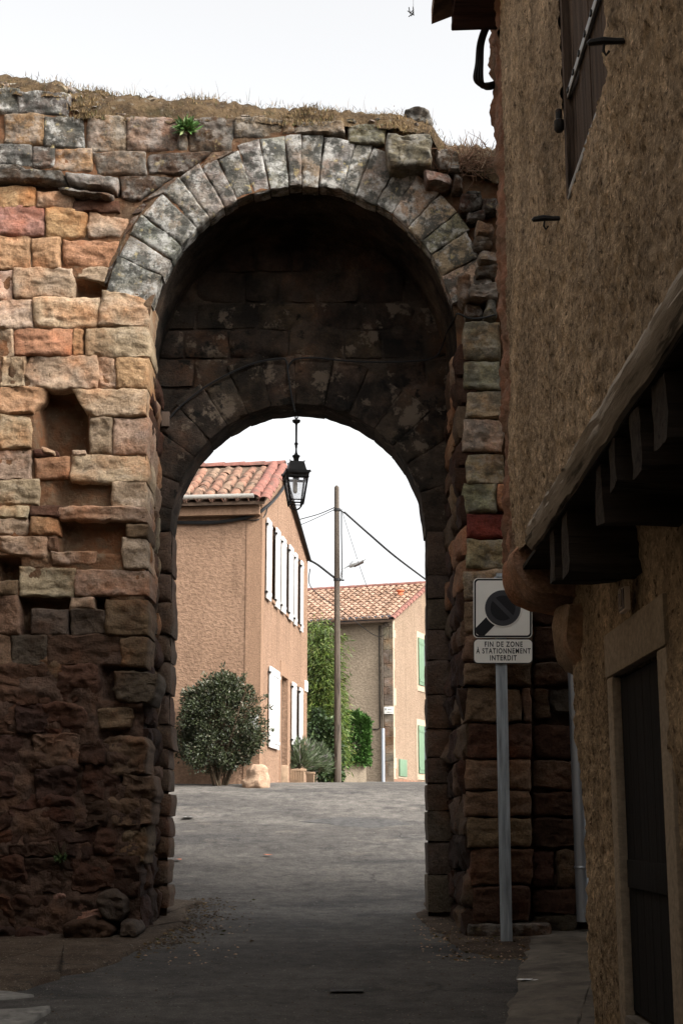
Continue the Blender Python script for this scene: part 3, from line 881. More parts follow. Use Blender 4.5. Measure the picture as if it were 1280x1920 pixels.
# ---- inner cross wall: blocks above the lower arch, its ring and its jambs
y = 345
ring_o = IR + 92
while y < 1010:
    h = random.uniform(50, 62); x = 296 + random.uniform(-40, 0)
    while x < 840:
        w = random.uniform(66, 118)
        xs_, xe = x+2, x+w-2
        def inside(px, py): return math.hypot(px-ICX, py-ICY) < ring_o
        # clip at the ring
        if inside((xs_+xe)/2, y+h*.6) and inside(xs_ if xs_ > ICX else xe, y+h*.6):
            x += w; continue
        q = [(xs_, y+2), (xe, y+2), (xe, y+h-2), (xs_, y+h-2)]
        if xs_ < 850 and xe > 285:
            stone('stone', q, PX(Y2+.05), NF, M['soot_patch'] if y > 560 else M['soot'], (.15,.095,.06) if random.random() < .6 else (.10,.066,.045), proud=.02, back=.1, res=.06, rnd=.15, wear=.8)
        x += w
    y += h
ia = [180]
while ia[-1] > 8: ia.append(ia[-1] - random.uniform(10, 14.5))
ia[-1] = 0
for a, b in zip(ia, ia[1:]):
    ro = ring_o + random.uniform(-8, 6)
    stone('voussoir', [pol(a-.12, ro, ICX, ICY), pol(b+.12, ro, ICX, ICY), pol(b+.08, IR, ICX, ICY), pol(a-.08, IR, ICX, ICY)], PX(Y2), NF, M['soot_patch'],
          (.16,.115,.08), proud=.01, back=Y3-Y2+.03, rnd=.015, wear=.55, res=.03)
def soffit():
    v, f = [], []
    n = 60
    for i in range(n+1):
        a = 180*(1-i/n)
        for k in range(7):
            px, py = pol(a, IR-.6 + .9*noise.noise(Vector((i*.5, k*.3, 2))), ICX, ICY)
            q = at(px, py, Y2+.02); v.append(q + Vector((0, (Y3-Y2-.0)*k/6, 0)))
    f = [(i*7+k, (i+1)*7+k, (i+1)*7+k+1, i*7+k+1) for i in range(n) for k in range(6)]
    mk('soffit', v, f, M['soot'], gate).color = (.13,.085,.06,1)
soffit()
JL = [996,1075,1130,1190,1240,1300,1360,1405,1440,1486,1530,1570,1612,1662,1704]
for a, b in zip(JL, JL[1:]):
    low = a > 1380
    xl = 322.5 - 8*(a-1012)/700 + random.uniform(-2, 2)
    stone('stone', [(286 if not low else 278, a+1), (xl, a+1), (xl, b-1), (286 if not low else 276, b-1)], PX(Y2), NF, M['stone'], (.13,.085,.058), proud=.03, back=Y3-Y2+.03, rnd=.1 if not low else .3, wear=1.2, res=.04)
JR = [996,1078,1122,1180,1238,1302,1366,1420,1468,1520,1578,1640,1712]
for a, b in zip(JR, JR[1:]):
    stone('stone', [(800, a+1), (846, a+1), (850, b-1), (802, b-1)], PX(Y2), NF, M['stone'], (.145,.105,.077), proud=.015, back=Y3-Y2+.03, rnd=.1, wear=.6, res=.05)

# ---- earth bank along the top
def bank():
    v, f = [], []
    pxs = [-700 + 5*i for i in range(401)]
    prof = [(-.03, 0.0), (.0, .12), (.05, .32), (.14, .55), (.28, .78), (.45, .94), (.62, 1.0), (1.0, .98), (1.6, .9), (2.2, .7), (2.45, .2)]
    for px in pxs:
        lo = at(px, lin(LOW, px)+8, Y1)
        cr = at(px, lin(CREST, px), Y1+.62)
        for (dy, t) in prof:
            x = lo.x + (cr.x-lo.x)*t
            z = lo.z + (cr.z-lo.z)*t
            s = Vector((x*2.4, dy*2.4, z))
            v.append((x, Y1+dy+.05*fbm(s*1.5, 4), z - .06*t + .05*fbm(s*1.3, 5)*(.3 if t < .1 else 1) + .035*fbm(s*4.5, 4) + .02*abs(noise.noise(s*11))))
    n = len(prof)
    f = [(i*n+k, (i+1)*n+k, (i+1)*n+k+1, i*n+k+1) for i in range(len(pxs)-1) for k in range(n-1)]
    return mk('earth_bank', v, f, M['earth'], gate)
bk = bank()
for k in range(110):      # rubble lying in the bank
    px = random.choice([random.uniform(-20, 150), random.uniform(100, 930)])
    lo, hi = lin(LOW, px), lin(CREST, px)
    py = random.uniform(hi+6, lo-2)
    s = random.uniform(4, 15)
    t = (lo-py)/max(1, lo-hi)
    stone('bank_stone', rect(px-s, py-s*.4, px+s, py+s*.4, 3), PX(Y1+.03+.35*t), NF, M['lichen_half'], PAL[random.choice('gdtb')], proud=.05, back=.1, rnd=.8, wear=1.5, res=.05)
# closing sides of the masonry, unseen from the lane
for xx in (-8.3, 6.3):
    MB().box((xx-.05, Y1+.1, -.5), (xx+.05, Y3, 7.2)).build('end_wall', M['mortar'], gate, False)

# ---- grass along the top
def blades(name, pts, mat, hmin, hmax, wid, lean=.6, label=None, kind='stuff'):
    v, f = [], []
    for p in pts:
        h = random.uniform(hmin, hmax)
        a = random.uniform(0, 2*math.pi)
        d = Vector((math.cos(a), math.sin(a), 0)); s = Vector((-d.y, d.x, 0))*wid
        l = random.uniform(.1, lean)*h
        p = Vector(p)
        n = len(v)
        v += [p - s, p + s, p + Vector((0,0,h*.6)) + d*l*.4 + s*.7, p + Vector((0,0,h*.6)) + d*l*.4 - s*.7, p + Vector((0,0,h)) + d*l]
        f += [(n, n+1, n+2, n+3), (n+3, n+2, n+4)]
    o = mk(name, v, f, mat, None, False)
    place(o, label, None, None, kind)
    return o
bmv = [x.co.copy() + gate.location for x in bk.data.vertices]
gp = []
for v in bmv:
    if v.x < 2.6 and v.x > -5:
        d = noise.noise(Vector((v.x*1.6, v.y*2.5, 7)))
        front = v.y < Y1+.2
        n = int((6 if not front else 4) * max(0, .4 + d*1.3))
        for _ in range(n):
            gp.append(v + Vector((random.gauss(0,.04), random.gauss(0,.05), -.01)))
        if d > .38 and v.y < Y1+.9:
            c = v.copy()
            for _ in range(9): gp.append(c + Vector((random.gauss(0,.035), random.gauss(0,.03), -.01)))
blades('wall_top_grass', gp, M['straw'], .02, .065, .0035, 1.3, 'short dry straw-coloured grass along the top of the gate')
mat_ = []
for v in bmv:
    if -5 < v.x < 2.6 and v.y < Y1+1.1:
        for _ in range(int(3*random.random() + 2*max(0, noise.noise(Vector((v.x*2, v.y*3, 1)))))):
            mat_.append(v + Vector((random.gauss(0,.03), random.gauss(0,.05), -.006)))
blades('matted_grass', mat_, M['matted'], .012, .05, .0035, 2.4, 'matted dead grass and moss over the top of the gate')
tall = [random.choice([v for v in bmv if Y1+.2 < v.y < Y1+.9 and -3.2 < v.x < 1.5]) for _ in range(70)]
blades('tall_grass', [t + Vector((random.gauss(0,.1), 0, 0)) for t in tall], M['straw'], .10, .22, .002, .7, 'thin tall dry stalks on the crest of the gate')

def leafset(cs, size, aspect=.4, droop=0.0, up=0.0, jitter=.4, curl=.25):
    """leaves as bent four-point blades: cs is a list of (point, direction)"""
    v, f = [], []
    for p, d in cs:
        d = Vector(d)
        if d.length < 1e-5: d = Vector((0,0,1))
        d = (d.normalized() + Vector((random.gauss(0,jitter), random.gauss(0,jitter), random.gauss(0,jitter) - droop + up))).normalized()
        s = d.cross(Vector((random.gauss(0,1), random.gauss(0,1), random.gauss(0,1)))).normalized()
        nrm = s.cross(d)
        L = size*random.uniform(.6, 1.3); w = L*aspect*.5
        n = len(v); p = Vector(p)
        v += [p, p + d*L*.5 + s*w + nrm*L*curl*.2, p + d*L - nrm*L*curl*.3, p + d*L*.5 - s*w + nrm*L*curl*.2]
        f += [(n, n+1, n+2), (n, n+2, n+3)]
    return v, f

# green wallflower and the dry bush on the gate
def rosette(name, base, n, L, asp, mat, label, cat):
    b = Vector(base)
    r = thing(name, b, label, cat)
    cs = []
    for k in range(n):
        a = random.uniform(0, 2*math.pi); e = random.uniform(-.15, 1.2)
        d = Vector((math.cos(a)*math.cos(e), -abs(math.sin(a)*math.cos(e))*.9 + .1, math.sin(e)))
        cs.append((b + d*random.uniform(.0, L*.9), d))
    v, f = leafset(cs, L, asp, .05, 0, .35)
    mk('leaves', v, f, M[mat] if isinstance(mat, str) else mat, r, False)
    m = MB()
    for k in range(9):
        a = random.uniform(0, 2*math.pi)
        m.tube([b, b + Vector((math.cos(a)*.05, -.03, .07)), b + Vector((math.cos(a)*.10, -.06, .13+random.uniform(0,.06)))], [.006,.004,.003], 5)
    m.build('stem', M['stem'], r)
    return r
rosette('wall_plant', at(350, 246, Y1-.06), 150, .10, .3, 'leaf_green', 'small green leafy plant sprouting from the top course left of the arch', 'plant')
rosette('wall_plant', at(115, 1612, Y1-.08), 70, .05, .5, 'leaf_ivy', 'little dark weed growing from a low gap in the left wall', 'plant')
def dry_bush(base, n, H):
    b = Vector(base)
    r = thing('dry_bush', b, 'bare brown twiggy bush at the right end of the gate top beside the house', 'bush')
    m = MB()
    for k in range(n):
        a = random.uniform(0, 2*math.pi); e = random.uniform(-.6, 1.3)
        p = b + Vector((random.gauss(0,.16), random.gauss(0,.06), random.gauss(0,.08)))
        pts = [p]
        d = Vector((math.cos(a)*math.cos(e), math.sin(a)*math.cos(e)*.6 - .25, math.sin(e)))
        for j in range(4):
            p = p + d*H*random.uniform(.12,.3); d = (d + Vector((random.gauss(0,.3), random.gauss(0,.3), random.gauss(0,.25)))).normalized()
            pts.append(p)
        m.tube(pts, [.005,.004,.003,.0022,.0015], 4, False)
    m.build('branches', M['twig'], r)
dry_bush(at(885, 306, Y1-.05), 210, .28)
dry_bush_b = None

# ---- cable along the lower arch and its junction box
Yc = Y2 - .05
def wire(name, pts, r, label, cat='cable', group=None, mat='cable', n=6, sub=6, par=None):
    P = [Vector(p) for p in pts]
    out_ = []
    for i in range(len(P)-1):
        p0, p1, p2, p3 = P[max(i-1,0)], P[i], P[i+1], P[min(i+2, len(P)-1)]
        for k in range(sub):
            t = k/sub
            out_.append(.5*((2*p1) + (p2-p0)*t + (2*p0-5*p1+4*p2-p3)*t*t + (3*p1-p0-3*p2+p3)*t**3))
    out_.append(P[-1])
    o = MB().tube(out_, r, n).build(name, M[mat], par)
    if par is None:
        own(o, P[0]); place(o, label, cat, group)
    return o
wire('lamp_cable', [at(*p, Yc) for p in ((312,790),(345,756),(400,716),(470,683),(520,673),(536,676),(540,700),(546,740),(553,772))], .011, 'black cable sweeping over the left half of the inner arch to the lantern')
wire('lamp_cable', [at(*p, Yc) for p in ((540,690),(552,674),(590,671),(640,676),(690,679),(760,678),(810,672),(826,655))] + [at(838,622,15.1), at(852,597,14.3), at(858,588,13.8), at(880,597,13.85), at(905,596,13.85), at(928,590,13.85)], .010, 'black cable running over the right half of the inner arch and out along the pier')
jb = MB().obox(at(311, 787, Yc+.02), Vector((.045,0,0)), Vector((0,.04,0)), Vector((0,0,.085))).build('junction_box', M['plank'])
own(bevel(jb, .008), at(311, 787, Yc)); place(jb, 'small wooden junction block at the left springing of the inner arch', 'box')

# ---- lantern under the inner arch
LY = 15.75
lc = at(555, 870, LY)
pz = lambda py: at(555, py, LY).z
pw = abs(at(556, 900, LY).x - at(555, 900, LY).x)
lan = thing('lantern', Vector((lc.x, LY, pz(950))), 'black iron street lantern hanging from the crown of the inner arch', 'lantern')
c0 = Vector((lc.x, LY, 0))
MB().lathe([(pw*1.2, pz(778)), (pw*1.2, pz(786)), (pw*8, pz(788)), (pw*7, pz(792)), (pw*3, pz(794)), (pw*2.2, pz(797)), (pw*2, pz(829)), (pw*4, pz(832)), (pw*2.2, pz(836)), (pw*2.6, pz(838)), (pw*1.6, pz(841)),
            (pw*2, pz(848)), (pw*3.5, pz(852)), (pw*8, pz(855)), (pw*5.5, pz(859)), (pw*4.4, pz(866))][::-1], c0, 14).build('hanger_rod', M['iron'], lan)
ring = [c0 + Vector((pw*3.2*math.cos(a), 0, pz(782) + pw*3.2*math.sin(a))) for a in [2*math.pi*k/14 for k in range(15)]]
MB().tube(ring, pw*1.0, 6).build('hook_ring', M['iron'], lan)
MB().tube([c0 + Vector((0,0,pz(780))), c0 + Vector((0,0,pz(768)))], pw*1.3, 6).build('hook', M['iron'], lan)
def sq(h, z):
    a = R(12)
    return [c0 + Vector((h*(math.cos(a)*sx - math.sin(a)*sy), h*(math.sin(a)*sx + math.cos(a)*sy), z)) for sx, sy in ((-1,-1),(1,-1),(1,1),(-1,1))]
def frust(m, h0, z0, h1, z1):
    return m.add(sq(h0, z0) + sq(h1, z1), [(3,2,1,0),(4,5,6,7)] + [(i, (i+1)%4, (i+1)%4+4, i+4) for i in range(4)])
frust(MB(), pw*18, pz(886), pw*13, pz(867)).build('cap', M['iron'], lan, False)
m = MB(); frust(m, pw*22.5, pz(890), pw*22.5, pz(885))
for s in sq(pw*23, pz(889)): m.lathe([(pw*1.8, 0), (pw*1.2, pw*3), (pw*.4, pw*5)], s, 6)
for s in sq(pw*13.5, pz(868)): m.lathe([(pw*1.3, 0), (pw*.9, pw*2), (pw*.2, pw*4)], s, 6)
m.build('cap_rim', M['iron'], lan)
m = MB()
for (a, b) in zip(sq(pw*20, pz(889)), sq(pw*12, pz(945))): m.tube([a, b], pw*2.2, 6)
for hh, yy, t in ((19.3, 897, 2.6), (12.9, 939, 1.3), (12, 944, 1.0)):
    q = sq(pw*hh, pz(yy))
    for i in range(4): m.tube([q[i], q[(i+1)%4]], pw*t, 6)
m.build('frame', M['iron'], lan)
m = MB()
for i, s in enumerate(sq(pw*12, pz(944))): m.tube([s, c0 + (s-c0)*.45 + Vector((0,0,pz(952)*.55)) if False else Vector((c0.x + (s.x-c0.x)*.7, c0.y + (s.y-c0.y)*.7, pz(952))), Vector((c0.x, c0.y, pz(957)))], pw*1.1, 6); m.lathe([(pw*1.5,-pw*4),(pw*1.5,0)], s, 6)
m.build('foot_scroll', M['iron'], lan)
for i in range(4):
    a, b = sq(pw*18.6, pz(899)), sq(pw*12.6, pz(938))
    mk('pane', [a[i], a[(i+1)%4], b[(i+1)%4], b[i]], [(0,1,2,3)], M['glass'], lan, False)
MB().lathe([(pw*2.6, pz(925)), (pw*4.2, pz(922)), (pw*4.4, pz(908)), (pw*4.0, pz(898))], c0 + Vector((-pw*1.5,0,0)), 12).build('bulb', M['bulb'], lan)
MB().lathe([(pw*6, pz(899)), (pw*6, pz(891))], c0, 10).build('socket', M['iron'], lan)

# ================================================================== ROAD SIGN
SY = 13.45
sb = atg(949, 1762)
SY = min(sb.y, 13.6)
spx = abs(at(951,1500,SY).x - at(950,1500,SY).x)
sign = thing('road_sign', at(949, 1764, SY), 'end of no-parking zone road sign with text panel on a galvanised post', 'road sign')
pb, pt_ = at(949, 1772, SY), at(936, 1082, SY)
prof_ = [(-11,-4),(-4,-4),(-4,-2.2),(4,-2.2),(4,-4),(11,-4),(11,4),(-11,4)]
v = [pb + Vector((x*spx*.95, y*spx, 0)) for x, y in prof_] + [pt_ + Vector((x*spx*.95, y*spx, 0)) for x, y in prof_]
k = len(prof_)
mk('post', v, [tuple(range(k))[::-1], tuple(range(k, 2*k))] + [(i, (i+1)%k, (i+1)%k+k, i+k) for i in range(k)], M['galv'], sign, False)
SP = SY - 5.5*spx
def plate_outline(x0, y0, x1, y1, r, n=6):
    o = []
    for cx, cy, a0 in ((x1-r, y0+r, -90), (x1-r, y1-r, 0), (x0+r, y1-r, 90), (x0+r, y0+r, 180)):
        for i in range(n+1):
            a = R(a0 + 90*i/n)
            o.append((cx + r*math.cos(a), cy + r*math.sin(a)))
    return o
def flat(name, pix, mat, layer, par, th=None):
    th = th or .0016
    Yp = SP - .012 - .0022*layer
    pts = [at(px, py, Yp) for px, py in pix]
    return MB().poly(pts[::-1] if False else pts, Vector((0, th, 0))).build(name, M[mat], par, False)
plt = flat('plate', plate_outline(887, 1084, 997, 1196, 8), 'sign_white', 0, sign, .014)
flat('border', plate_outline(888.3, 1085.3, 995.7, 1194.7, 7.5), 'sign_black', 1, plt)
flat('face', plate_outline(891.5, 1088.5, 992.5, 1191.5, 5.5), 'sign_white', 2, plt)
flat('bar', [(891.5,1177),(915,1153),(929,1170),(908,1191.4),(897,1191.4),(891.6,1187)], 'sign_black', 3, plt)
circ = lambda cx, cy, r, n=40: [(cx + r*math.cos(2*math.pi*i/n), cy + r*math.sin(2*math.pi*i/n)) for i in range(n)]
flat('halo', circ(942, 1140, 35.5), 'sign_white', 4, plt)
flat('ring', circ(942, 1140, 33.5), 'sign_grey', 5, plt)
flat('disc', circ(942, 1140, 23.5), 'sign_black', 6, plt)
flat('slash', [(921.5,1125),(927,1119.5),(962.5,1155),(957,1160.5)], 'sign_grey', 7, plt)
sup = flat('text_panel', plate_outline(887, 1198, 998, 1244, 8), 'sign_black', 0, sign, .014)
flat('panel_face', plate_outline(888.2, 1199.2, 996.8, 1242.8, 7.5), 'sign_white', 1, sup)
def text_mesh(name, body, px0, px1, py0, py1, Yp, mat, par, plane='y', bold=.02):
    cu = bpy.data.curves.new(name, 'FONT'); cu.body = body; cu.size = 1; cu.offset = bold; cu.space_character = 1.22
    cu.extrude = .01
    o = bpy.data.objects.new('tmp_text', cu); COL.objects.link(o)
    dg = bpy.context.evaluated_depsgraph_get()
    me = bpy.data.meshes.new_from_object(o.evaluated_get(dg))
    bpy.data.objects.remove(o)
    xs = [v.co.x for v in me.vertices]; ys = [v.co.y for v in me.vertices if True]
    x0, x1, y0, y1 = min(xs), max(xs), min(ys), max(ys)
    # letters keep the cap height; accents rise above
    vs = []
    for v in me.vertices:
        px = px0 + (px1-px0)*(v.co.x-x0)/(x1-x0)
        py = py1 - (py1-py0)*(v.co.y-0)/.70
        vs.append(at(px, py, Yp) + Vector((0, -.0008 if v.co.z > 0 else 0, 0)))
    fs = [tuple(p.vertices) for p in me.polygons]
    bpy.data.meshes.remove(me)
    return mk(name, vs, fs, mat, par, False)
TY = SP - .012 - .0022*2 + .001
text_mesh('lettering', 'FIN DE ZONE', 908, 979, 1203, 1212.5, TY, M['sign_black'], sup)
text_mesh('lettering', 'À STATIONNEMENT', 892, 994, 1215.5, 1225, TY, M['sign_black'], sup)
text_mesh('lettering', 'INTERDIT', 918, 968, 1228.5, 1238, TY, M['sign_black'], sup)
MB().obox(at(937, 1079, SY), Vector((.035,0,0)), Vector((0,.03,0)), Vector((0,0,.016))).build('post_cap', M['galv'], sign, False)

# ================================================================== DOWNPIPE on the gate return
dpb = at(1094, 1728, Y1-.12)
dp = thing('downpipe', dpb, 'grey zinc downpipe behind the corner of the house on the right', 'pipe')
top = dpb + Vector((-.02, 0, 6.2))
MB().tube([dpb, dpb.lerp(top, .5), top], .068, 16).build('pipe', M['zinc'], dp)
for t in (.08, .42, .75):
    p = dpb.lerp(top, t)
    MB().lathe([(.074,-.012),(.078,0),(.074,.012)], p, 16).build('collar', M['zinc'], dp)

# ================================================================== RIGHT HOUSE (jettied, roughcast)
XU, XW = .91, 1.25
house = thing('jettied_house', (2.5, 4.0, gz(4.0)), 'old jettied house with ochre roughcast, timber joists and dark doorway along the right side', 'house')
def rough_wall(name, X, y0, y1, z0, z1, mat, step, amp, zlow=None, holes=(), seed=0, ragged=None):
    ny, nz = int((y1-y0)/step), int((z1-z0)/step)
    v, f, ok = [], [], []
    for j in range(nz+1):
        for i in range(ny+1):
            y, z = y0 + (y1-y0)*i/ny, z0 + (z1-z0)*j/nz
            p = Vector((seed, y, z))
            d = amp*(.75*fbm(Vector((seed, y*9, z*7)), 4) + .9*noise.noise(Vector((seed+5, y*28, z*21))) + .5*noise.noise(Vector((seed+9, y*60, z*50)))) + .035*fbm(Vector((seed+2, y*.9, z*.9)), 3)
            if name == 'lower_wall': d += .06*min(1, max(0, (y-6.9)/.6))*min(1, max(0, (z+.1)/1.9))
            v.append((X - d, y, z))
            ok.append(not any(hy0 < y < hy1 and hz0 < z < hz1 for (hy0, hy1, hz0, hz1) in holes) and (ragged is None or ragged(y, z)))
    n = ny+1
    for j in range(nz):
        for i in range(ny):
            q = (j*n+i, (j+1)*n+i, (j+1)*n+i+1, j*n+i+1)
            if all(ok[k] for k in q): f.append(q)
    return mk(name, v, f, mat, house)
# window of the upper floor
wa = atx(1060, 348, XU); wb = atx(1140, 168, XU)
WY0, WY1, WZ = wb.y - .02, wa.y, (wa.z + wb.z)/2
ZB = 2.53          # underside of the upper wall
ZT = 6.6
def rag_up(y, z):
    lim = 7.72 + .10*fbm(Vector((1, z*1.6, 2)), 4) + .05*noise.noise(Vector((2, z*9, 2)))
    lo = ZB - .06 + .03*fbm(Vector((y*2, 4, 1)), 4)
    return y < lim and z > lo
rough_wall('upper_wall', XU, 3.3, 8.0, ZB-.12, ZT, M['roughcast'], .017, .013, holes=[(WY0, WY1, WZ, 99)], seed=1, ragged=rag_up)
MB().box((XU+.035, -4, ZB), (4.6, WY0-.0, ZT)).build('wall_core', M['roughcast'], house, False)
MB().box((XU+.035, WY0, ZB), (4.6, WY1, WZ-.01)).build('wall_core', M['roughcast'], house, False)
MB().box((XU+.035, WY1, ZB), (4.6, 7.7, ZT)).build('wall_core', M['mortar'], house, False)
MB().box((XU+.16, 7.701, ZB), (4.6, 8.28, ZT)).build('wall_core', M['mortar'], house, False)
MB().box((XU+.13, WY0+.001, WZ), (4.6, WY1-.001, ZT)).build('wall_core', M['dark_room'], house, False)
MB().box((XU-.004, -4, ZB), (XU+.034, 3.3, ZT)).build('upper_wall', M['roughcast'], house, False)
# exposed bricks and a post where the render has fallen at the far corner
def ragged_strip():
    v, f = [], []
    ny, nz = 34, 240
    for j in range(nz+1):
        for i in range(ny+1):
            y, z = 7.62 + .68*i/ny, ZB - .06 + (ZT-ZB+.06)*j/nz
            d = .06*fbm(Vector((1, y*5, z*1.7)), 5) + .035*fbm(Vector((3, y*16, z*6)), 4) + .012*noise.noise(Vector((5, y*50, z*30)))
            cav = max(0, noise.noise(Vector((8, y*5, z*.9))) - .12)
            v.append((XU + .02 - d + .28*cav*(1 if 7.7 < y < 8.1 else .3), y, z))
    n = ny+1
    f = [(j*n+i, (j+1)*n+i, (j+1)*n+i+1, j*n+i+1) for j in range(nz) for i in range(ny)]
    mk('bare_masonry', v, f, M['brick'], house)
ragged_strip()
# sill beam under the upper wall, with its worn face
def beam_mesh():
    v, f = [], []
    ys = [2.8 + .03*i for i in range(141)]
    for y in ys:
        worn = .008*fbm(Vector((1, y*1.6, 1)), 4)
        z0 = 2.385 + .010*fbm(Vector((3, y*2, 1)), 3); z1 = 2.535 + worn*.9 + .006*noise.noise(Vector((7, y*7, 1)))
        x0 = XU - .02 + worn*1.0 + .006*noise.noise(Vector((2, y*9, 1)))
        for (x, z) in ((x0+.02, z0), (x0, z0+.03), (x0-.01, z0+.05), (x0+.006, z0+.07), (x0-.006, z0+.095), (x0+.005, z1-.025), (x0+.03, z1), (x0+.24, z1), (x0+.24, z0)):
            v.append((x + .006*noise.noise(Vector((x*9, y*3, z*40))), y, z + .005*noise.noise(Vector((x*9+3, y*5, z*30)))))
    n = 9
    for i in range(len(ys)-1):
        for k in range(n):
            f.append((i*n+k, i*n+(k+1)%n, (i+1)*n+(k+1)%n, (i+1)*n+k))
    f.append(tuple(range(n))); f.append(tuple((len(ys)-1)*n+k for k in range(n))[::-1])
    o = mk('sill_beam', v, f, M['beam'], house)
    o.data.set_sharp_from_angle(angle=R(40))
beam_mesh()
# joists: ends found from the photograph (near face, picture x and vertical span)
for (px, py0, py1, w) in ((1012,1006,1094,.13),(1033,1010,1086,.16),(1090,925,990,.13),(1118,862,925,.17),(1158,806,902,.15),(1196,738,852,.19),(1275,640,762,.2)):
    a = atx(px, py1, XU-.02)
    z0 = max(a.z, 2.08); z1 = 2.372
    j = MB().box((XU+.03, a.y-w, z0), (XW+.6, a.y, z1)).build('joist', M['joist'], house)
    roughen(j, 4, .016, 5, px)
for yy in (3.4, 2.6, 1.8, 1.0, .2, -.6, -1.4, -2.2):
    roughen(MB().box((XU-.02, yy-.17, 2.12), (XW+.6, yy, 2.372)).build('joist', M['joist'], house), 2, .012, 5, yy)
MB().box((XU+.02, -4, 2.378), (XW+.5, 7.6, 2.40)).build('floor_boards', M['joist'], house, False)
# corner corbel, two rounded stones
def corbel(name, prof, y0, y1, col, seed):
    c = [(x, z) for x, z in prof]
    n = len(c); ny = 7
    v, f = [], []
    for j in range(ny+1):
        t = j/ny
        y = y0 + (y1-y0)*t
        sh = .05*(abs(2*t-1)**4)
        cx = sum(p[0] for p in c)/n; cz = sum(p[1] for p in c)/n
        for (x, z) in c:
            X, Z = x + (cx-x)*sh*2, z + (cz-z)*sh*2
            w = noise.noise_vector(Vector((X*6+seed, y*6, Z*6)))*.026 + noise.noise_vector(Vector((X*19+seed, y*19, Z*19)))*.011
            v.append(Vector((X, y, Z)) + w)
    for j in range(ny):
        for k in range(n):
            k2 = (k+1) % n
            f.append((j*n+k, j*n+k2, (j+1)*n+k2, (j+1)*n+k))
    f.append(tuple(range(n))[::-1]); f.append(tuple(ny*n+k for k in range(n)))
    bm_ = mk(name, v, f, M['stone'], house, True, col)
    bm_.data.set_sharp_from_angle(angle=R(50))
    return bm_
def arcp(cx, cz, rx, rz, a0, a1, n):
    return [(cx + rx*math.cos(R(a0+(a1-a0)*i/n)), cz + rz*math.sin(R(a0+(a1-a0)*i/n))) for i in range(n+1)]
corbel('corbel', [(1.45,2.53)] + [(.93,2.53),(.885,2.49)] + arcp(1.08, 2.46, .20, .235, 180, 270, 9) + [(1.2,2.22),(1.45,2.22)], 7.5, 8.15, (.42,.25,.16), 2)
corbel('corbel', [(1.5,2.20)] + [(1.14,2.20),(1.125,2.14)] + arcp(1.30, 2.06, .185, .23, 180, 262, 8) + [(1.5,1.83)], 7.36, 7.9, (.36,.25,.165), 5)
# lower wall with the doorway
d0 = atx(1152, 1268, XW); d1 = atx(1236, 1219, XW)
DY1, DY0, DZ = d0.y, d1.y, (d0.z+d1.z)/2
l0 = atx(1139, 1194, XW); l1 = atx(1250, 1108, XW)
LY1, LY0, LZ = l0.y, l1.y, (l0.z+l1.z)/2
rough_wall('lower_wall', XW, 3.6, 7.62, -.6, 2.40, M['roughcast_low'], .019, .013, holes=[(LY0+.03, LY1-.03, -9, LZ-.03)], seed=4,
           ragged=lambda y, z: y < 7.6 + .03*fbm(Vector((3, z*3, 1)), 4))
MB().box((XW+.05, -4, -1.2), (4.6, DY0-.004, 2.374)).build('wall_core', M['roughcast_low'], house, False)
MB().box((XW+.05, DY1+.004, -1.2), (4.6, 7.6, 2.374)).build('wall_core', M['roughcast_low'], house, False)
MB().box((XW+.05, DY0-.003, DZ+.004), (4.6, DY1+.003, 2.374)).build('wall_core', M['roughcast_low'], house, False)
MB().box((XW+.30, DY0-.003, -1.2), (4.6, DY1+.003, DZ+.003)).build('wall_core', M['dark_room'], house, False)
MB().box((XW-.012, -4, -1.2), (XW+.049, 3.6, 2.374)).build('lower_wall', M['roughcast_low'], house, False)
# end face of the house towards the gate
bevel(MB().box((XW-.022, LY0, DZ), (XW+.03, LY1, LZ)).build('lintel', M['trim'], house), .012)
roughen(bevel(MB().box((XW-.016, DY1, -1.1), (XW+.03, LY1, DZ-.002)).build('door_jamb', M['trim'], house), .012), 0, .004, 6)
roughen(bevel(MB().box((XW-.016, LY0, -1.1), (XW+.03, DY0, DZ-.002)).build('door_jamb', M['trim'], house), .012), 0, .004, 6)
thz = atx(1170, 1897, XW).z
bevel(MB().box((XW-.02, DY0+.002, -1.1), (XW+.25, DY1-.002, thz)).build('threshold', M['concrete'], house), .015)
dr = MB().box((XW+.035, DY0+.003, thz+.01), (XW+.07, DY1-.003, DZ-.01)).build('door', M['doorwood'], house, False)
nb = 6
for i in range(nb):
    a = DY0+.006 + (DY1-DY0-.012)*i/nb; b = DY0+.006 + (DY1-DY0-.012)*(i+1)/nb
    MB().box((XW+.023, a+.003, thz+.02), (XW+.034, b-.003, DZ-.02)).build('plank', M['doorwood'], dr, False)
bevel(MB().box((XW+.010, DY0+.05, thz+.55), (XW+.022, DY1-.05, thz+.67)).build('rail', M['doorwood'], dr), .003)
# house number plate on edge above the door
n0, n1 = atx(1184, 1104, XW), atx(1197, 1143, XW)
nz0, nz1 = n1.z, atx(1197, 1097, XW).z
npl = bevel(MB().box((XW-.060, n1.y, nz0), (XW-.035, n0.y, nz1)).build('number_plate', M['plate_rim'], house), .003)
MB().box((XW-.064, n1.y+.006, nz0+.008), (XW-.0601, n0.y-.006, nz1-.008)).build('plate_face', M['plate_dark'], npl, False)
cy_, cz_ = (n0.y+n1.y)/2, (nz0+nz1)/2
MB().tube([Vector((XW-.066, cy_ - math.cos(a)*.018*1.2, cz_+.022 + math.sin(a)*.026)) for a in [R(160-i*18) for i in range(13)]] + [Vector((XW-.066, cy_+.028, cz_-.035)), Vector((XW-.066, cy_-.03, cz_-.035))], .004, 5).build('numeral', M['plate_rim'], npl)
